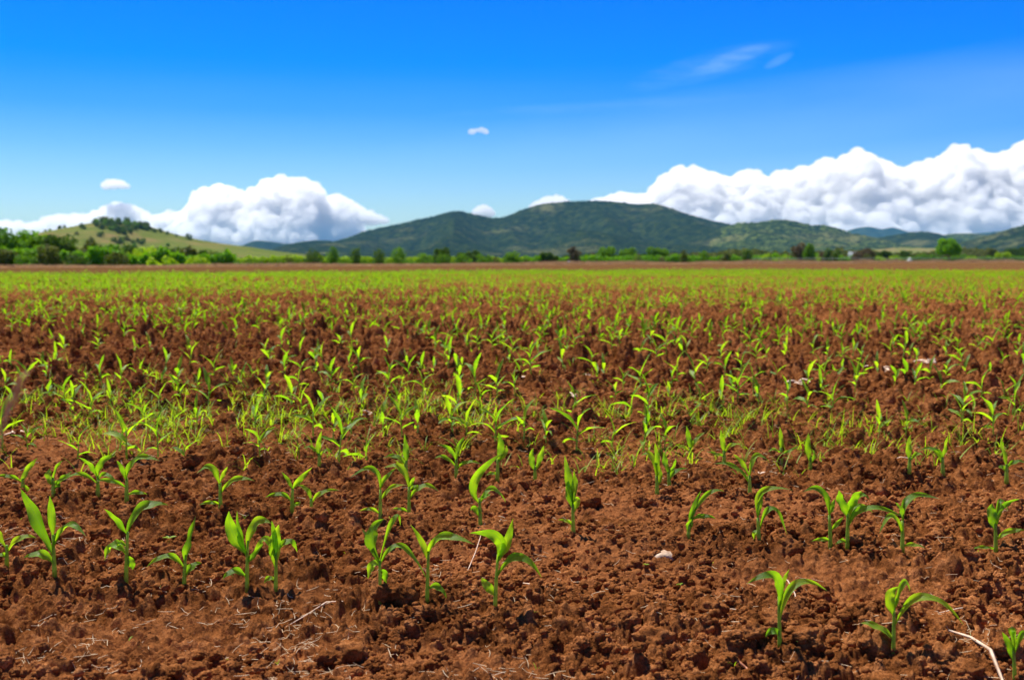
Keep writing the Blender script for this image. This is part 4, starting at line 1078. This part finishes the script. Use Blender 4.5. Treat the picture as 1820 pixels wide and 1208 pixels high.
hill("mountain", [(1180, 458), (1230, 430), (1280, 408), (1310, 397), (1345, 396), (1380, 390), (1410, 393), (1440, 401), (1465, 400), (1490, 407), (1510, 415), (1540, 420), (1560, 425), (1600, 436), (1650, 450), (1680, 458)],
     4300, 1300, M_forest2, "speckled green wooded ridge right of the main mountain", 5, 6, .8, 5)
hill("hill", [(1480, 450), (1520, 435), (1560, 424), (1600, 416), (1625, 412), (1645, 412), (1665, 416), (1690, 424), (1740, 440), (1800, 455)], 5200, 1100, M_forest, "small dark rounded hill on the right skyline", 6, 8)
hill("hill", [(1640, 446), (1670, 424), (1690, 416), (1720, 415), (1750, 418), (1780, 428), (1830, 445)], 6200, 1100, M_forest2, "pale green rounded hill behind the small dark hill", 7, 9)
hill("hill", [(1660, 455), (1700, 444), (1740, 429), (1780, 412), (1820, 401), (1880, 388), (1960, 385), (2060, 400), (2150, 430)], 3600, 1000, M_forest, "dark slope rising out of the right edge", 8, 7)
hill("hill", [(1470, 462), (1530, 445), (1600, 440), (1660, 441), (1740, 447), (1800, 458)], 3300, 500, M_pasture, "low pale pasture slope at the foot of the right hills", 12, 7, .3, 0)
hill("mountain", [(1470, 440), (1500, 412), (1520, 405), (1545, 402), (1558, 407), (1567, 408), (1582, 403), (1600, 408), (1620, 415), (1660, 430), (1700, 440)], 12500, 1600, M_farpk, "twin pale blue peaks far beyond the right ridge", 9, 22, .3, 0)
hill("mountain", [(1690, 430), (1730, 415), (1770, 411), (1800, 411), (1850, 405), (1950, 410)], 12800, 1500, M_farpk, "pale blue far ridge at the right edge", 10, 24, .3, 0)
hill("mountain", [(400, 452), (430, 437), (455, 427), (480, 429), (505, 433), (540, 433), (580, 434), (605, 426), (640, 424), (700, 440)], 8600, 1500, M_farpk, "bluish far ridge left of the main mountain", 11, 14, .3, 0)
HD = 1500
hprof = [(-260, 452), (-120, 440), (0, 428), (60, 419), (90, 413), (130, 403), (165, 396), (210, 394), (250, 398), (290, 411), (340, 424), (380, 431), (430, 437), (480, 445), (530, 452), (580, 461), (640, 466)]
hfn = hill("hill", hprof, HD, 520, M_pasture, "smooth grassy green and tan hill on the left", 14, 3.0, .12, 0)

def hill_tree_proto(seed, tone, w, h):
    V, Fc = crown_mesh(w, h, 260, seed, 'round', .7); return V, Fc
HT = []
for k, (tone, w, h) in enumerate((('dark', 11, 9), ('dark', 8, 10), ('olive', 10, 9), ('mid', 8, 8), ('dark', 14, 10))):
    V, Fc = crown_mesh(w, h, 300, 900 + k, 'round', .9); me = mesh_obj("hill_tree", V, Fc, M_fol[tone], None, False); HT.append(me)
first = [True] * 5
def hill_tree(px, t, label, group, rnd, sc=1.0):
    y = HD + t * 520; x = (px - CX) / F * y; k = rnd.randrange(5)
    o = HT[k] if first[k] else HT[k].copy()
    if not first[k]: COL.objects.link(o)
    first[k] = False
    o.location = (x, y, hfn(x, y) - .8); s = rnd.uniform(.7, 1.25) * sc; o.scale = (s, s, s * rnd.uniform(.8, 1.1)); o.rotation_euler = (0, 0, rnd.random() * 6.28)
    tag(o, label, "tree", group)
rnd = random.Random(12)
for i in range(85):
    q = rnd.random(); px = 168 + 100 * q + rnd.gauss(0, 2)
    t = -rnd.random() ** 1.3 * (.05 + .18 * math.sin(math.pi * min(1, q + .1)))
    hill_tree(px, t, "dark tree in the dense wood capping the grassy hill", "trees capping the grassy hill", rnd, .82)
for px, t in ((110, -.02), (118, -.01), (84, -.02), (92, -.03), (270, -.02), (277, -.04), (288, -.02), (300, -.03), (316, -.02), (338, -.03), (262, -.03)):
    hill_tree(px, t, "lone tree standing on the skyline of the grassy hill", "single trees on the hill's skyline", rnd, .75)
for px, t in ((205, -.38), (212, -.41), (219, -.40), (240, -.36), (242, -.46), (200, -.5), (165, -.42), (255, -.34), (150, -.2), (228, -.3), (247, -.3), (140, -.35), (182, -.33), (300, -.3), (330, -.42)):
    hill_tree(px, t, "scattered dark tree on the open face of the grassy hill", "trees scattered on the hill's face", rnd, .8)

# ------------------------------------------------------------ clouds
def make_cloud_mat():
    m, n, l, out = newmat("cloud")
    pv = n.new('ShaderNodeVolumeScatter'); pv.inputs['Color'].default_value = (1, 1, 1, 1); pv.inputs['Density'].default_value = 1 / 115; pv.inputs['Anisotropy'].default_value = .45; l.new(pv.outputs[0], out.inputs['Volume']); return m
    d = n.new('ShaderNodeBsdfDiffuse'); d.inputs[0].default_value = (.98, .98, .98, 1)
    t = n.new('ShaderNodeBsdfTranslucent'); t.inputs[0].default_value = (.99, .99, .99, 1)
    mx = n.new('ShaderNodeMixShader'); mx.inputs[0].default_value = .6; l.new(d.outputs[0], mx.inputs[1]); l.new(t.outputs[0], mx.inputs[2]); l.new(mx.outputs[0], out.inputs[0]); return m
def make_cloud_mat_old():
    m, n, l, out = newmat("cloud")
    bs = n.new('ShaderNodeBsdfPrincipled'); bs.inputs['Base Color'].default_value = (.97, .97, .98, 1); bs.inputs['Roughness'].default_value = 1
    bs.inputs['Specular IOR Level'].default_value = 0
    bs.inputs['Subsurface Weight'].default_value = 1.0; bs.inputs['Subsurface Radius'].default_value = (1, 1, 1); bs.inputs['Subsurface Scale'].default_value = 260
    l.new(bs.outputs[0], out.inputs[0]); return m
M_cloud = make_cloud_mat()
CD = 24000.0
def puff3(q, seed):
    i0 = np.floor(q); best = np.zeros(len(q))
    for i in (-1, 0, 1):
        for j in (-1, 0, 1):
            for k in (-1, 0, 1):
                c = i0 + (i, j, k); o = np.stack([hsh(c[:, 0], c[:, 1], seed + e, c[:, 2]) for e in (0, 1, 2)], -1)
                best = np.maximum(best, 1 - ((q - c - o) ** 2).sum(1) / .9)
    return np.sqrt(np.maximum(best, 0))
def cloud(outline, bottom, label, seed, rbig=22, dense=1.0, voxel=22, thick=60):
    """heap of billows under an outline; outline px -> real distance CD and real thickness"""
    g = random.Random(seed); px = [p[0] for p in outline]; py = [p[1] for p in outline]; u = CD / F
    V, Fa = ico(2); vs = []; fs = []; off = 0; balls = []
    x0, x1 = px[0], px[-1]; width = x1 - x0
    x = x0
    while x < x1:                                        # rim billows touch the outline
        top = float(np.interp(x, px, py)); bot = float(np.interp(x, *zip(*bottom)))
        r = min(g.uniform(.22, .75) * rbig, max(2.5, (bot - top) * .48)); r = min(r, max(3, (x - x0) + 3, ), max(3, x1 - x + 3))
        balls.append((x, top + r + g.uniform(-.35, .7) * r, g.uniform(-.3, .3) * rbig, r)); x += r * g.uniform(.3, .6)
    n = int(width * dense * 1.5)
    for _ in range(n):
        x = g.uniform(x0, x1); top = float(np.interp(x, px, py)); bot = float(np.interp(x, *zip(*bottom)))
        h = bot - top
        if h < 8: continue
        r = min(g.uniform(.22, .75) * rbig, h * .45); y = g.uniform(top + r * 1.1, max(top + r * 1.15, bot - r * .5)); f = (y - top) / h
        balls.append((x, y, -f * h * .9 - g.uniform(-.1, .8) * r, r))
    for (bx_, by_, dz, r) in balls:
        c = at(bx_, by_, CD); vs.append(V * r * u * np.array([1, 1, .9]) + np.array([c.x, CD + dz * u, c.z])); fs.append(Fa + off); off += len(V)
    o = mesh_obj("cloud", np.vstack(vs), np.vstack(fs), M_cloud)
    rm = o.modifiers.new("r", 'REMESH'); rm.mode = 'VOXEL'; rm.voxel_size = voxel
    dg = bpy.context.evaluated_depsgraph_get(); me = bpy.data.meshes.new_from_object(o.evaluated_get(dg)); o.modifiers.clear(); old = o.data; o.data = me; bpy.data.meshes.remove(old)
    N = len(me.vertices); co = np.empty(N * 3); me.vertices.foreach_get('co', co); co = co.reshape(-1, 3); no = np.empty(N * 3); me.vertices.foreach_get('normal', no); no = no.reshape(-1, 3)
    d = 0
    co = co + no * (70 * rbig / 24 * (vnoise3(*(co / 260).T, seed) - .5))[:, None]
    for s, a in ((190, 110), (95, 84), (46, 30)):
        a *= max(.42, rbig / 24); d = d + a * (puff3(co / s, seed + int(s)) - .5)
    co = co + no * d[:, None]
    me.vertices.foreach_set('co', co.astype(np.float32).ravel()); me.update()
    rm = o.modifiers.new("r", 'REMESH'); rm.mode = 'VOXEL'; rm.voxel_size = voxel; rm.use_smooth_shade = True      # heals folds left by the billows
    dg = bpy.context.evaluated_depsgraph_get(); me = bpy.data.meshes.new_from_object(o.evaluated_get(dg)); o.modifiers.clear(); old = o.data; o.data = me; bpy.data.meshes.remove(old)
    if not me.materials: me.materials.append(M_cloud)
    tag(o, label, "cloud", "white cumulus clouds over the horizon"); return o
cloud([(-160, 400), (-80, 388), (0, 394), (50, 397), (90, 386), (130, 382), (165, 380), (188, 366), (215, 360), (238, 366), (262, 378), (275, 384), (300, 378), (330, 378), (350, 380), (380, 382)],
      [(-160, 440), (380, 440)], "long low white cloud bank behind the grassy hill", 1, 15, 1.6, 13, 40)
cloud([(342, 372), (352, 352), (362, 336), (388, 331), (412, 336), (430, 348), (444, 350), (455, 338), (470, 325), (495, 315), (520, 320), (545, 321), (562, 328), (574, 340), (566, 352), (585, 372), (610, 388), (640, 402)],
      [(342, 440), (640, 440)], "tall towering white cumulus cloud left of the mountain", 2, 22, 1.8, 15, 60)
cloud([(574, 362), (582, 350), (598, 348), (614, 352), (630, 362), (650, 374), (670, 382), (688, 390)], [(574, 378), (600, 396), (688, 396)], "white cloud shoulder beside the tall cumulus, nearest the mountain", 3, 13, 1.6, 16, 25)
cloud([(1040, 366), (1075, 354), (1100, 347), (1130, 348), (1155, 350), (1166, 338), (1172, 318), (1195, 303), (1220, 302), (1250, 303), (1272, 313), (1300, 318), (1325, 308), (1345, 312), (1375, 320), (1395, 305), (1420, 300), (1445, 302),
       (1465, 284), (1492, 288), (1505, 276), (1525, 268), (1545, 282), (1565, 280), (1580, 292), (1605, 300), (1640, 295), (1668, 286), (1685, 270), (1702, 261), (1728, 274), (1745, 272), (1765, 284), (1800, 266), (1825, 252),
       (1880, 240), (1950, 250), (2020, 280), (2080, 330)], [(1040, 400), (1160, 440), (2080, 440)], "huge billowing white cloud bank over the right hills", 4, 24, 1.9, 17, 90)
cloud([(945, 364), (958, 356), (975, 349), (990, 346), (1004, 352), (1014, 360)], [(945, 372), (1014, 372)], "small white cloud peeking above the mountain's left summit", 5, 9, 2, 12, 8)
cloud([(843, 374), (852, 367), (862, 365), (872, 371), (876, 378)], [(843, 380), (860, 384), (876, 382)], "tiny white cloud in the dip left of the main summit", 6, 7, 3, 10, 6)
cloud([(184, 328), (192, 321), (205, 319), (218, 323), (230, 330)], [(184, 332), (205, 335), (230, 333)], "lone small puff of cloud in the blue left sky", 7, 7, 3, 10, 6)
cloud([(835, 233), (845, 230), (857, 229), (866, 233)], [(835, 236), (850, 237), (866, 236)], "faint tiny cloud high in the middle sky", 8, 3.2, 3, 9, 3)

# ------------------------------------------------------------ haze
hb = MB(); hb.box((0, 0, 212), (33000, 33000, 436)); ho = hb.build("haze", None, None, False)
m, n, l, out = newmat("haze_air"); pv = n.new('ShaderNodeVolumePrincipled'); pv.inputs['Color'].default_value = (.22, .58, 1.0, 1); pv.inputs['Density'].default_value = 2.9e-5; pv.inputs['Anisotropy'].default_value = .0
l.new(pv.outputs[0], out.inputs['Volume']); ho.data.materials.append(m)
tag(ho, "thin bluish air haze over the whole valley", None, None, 'stuff')
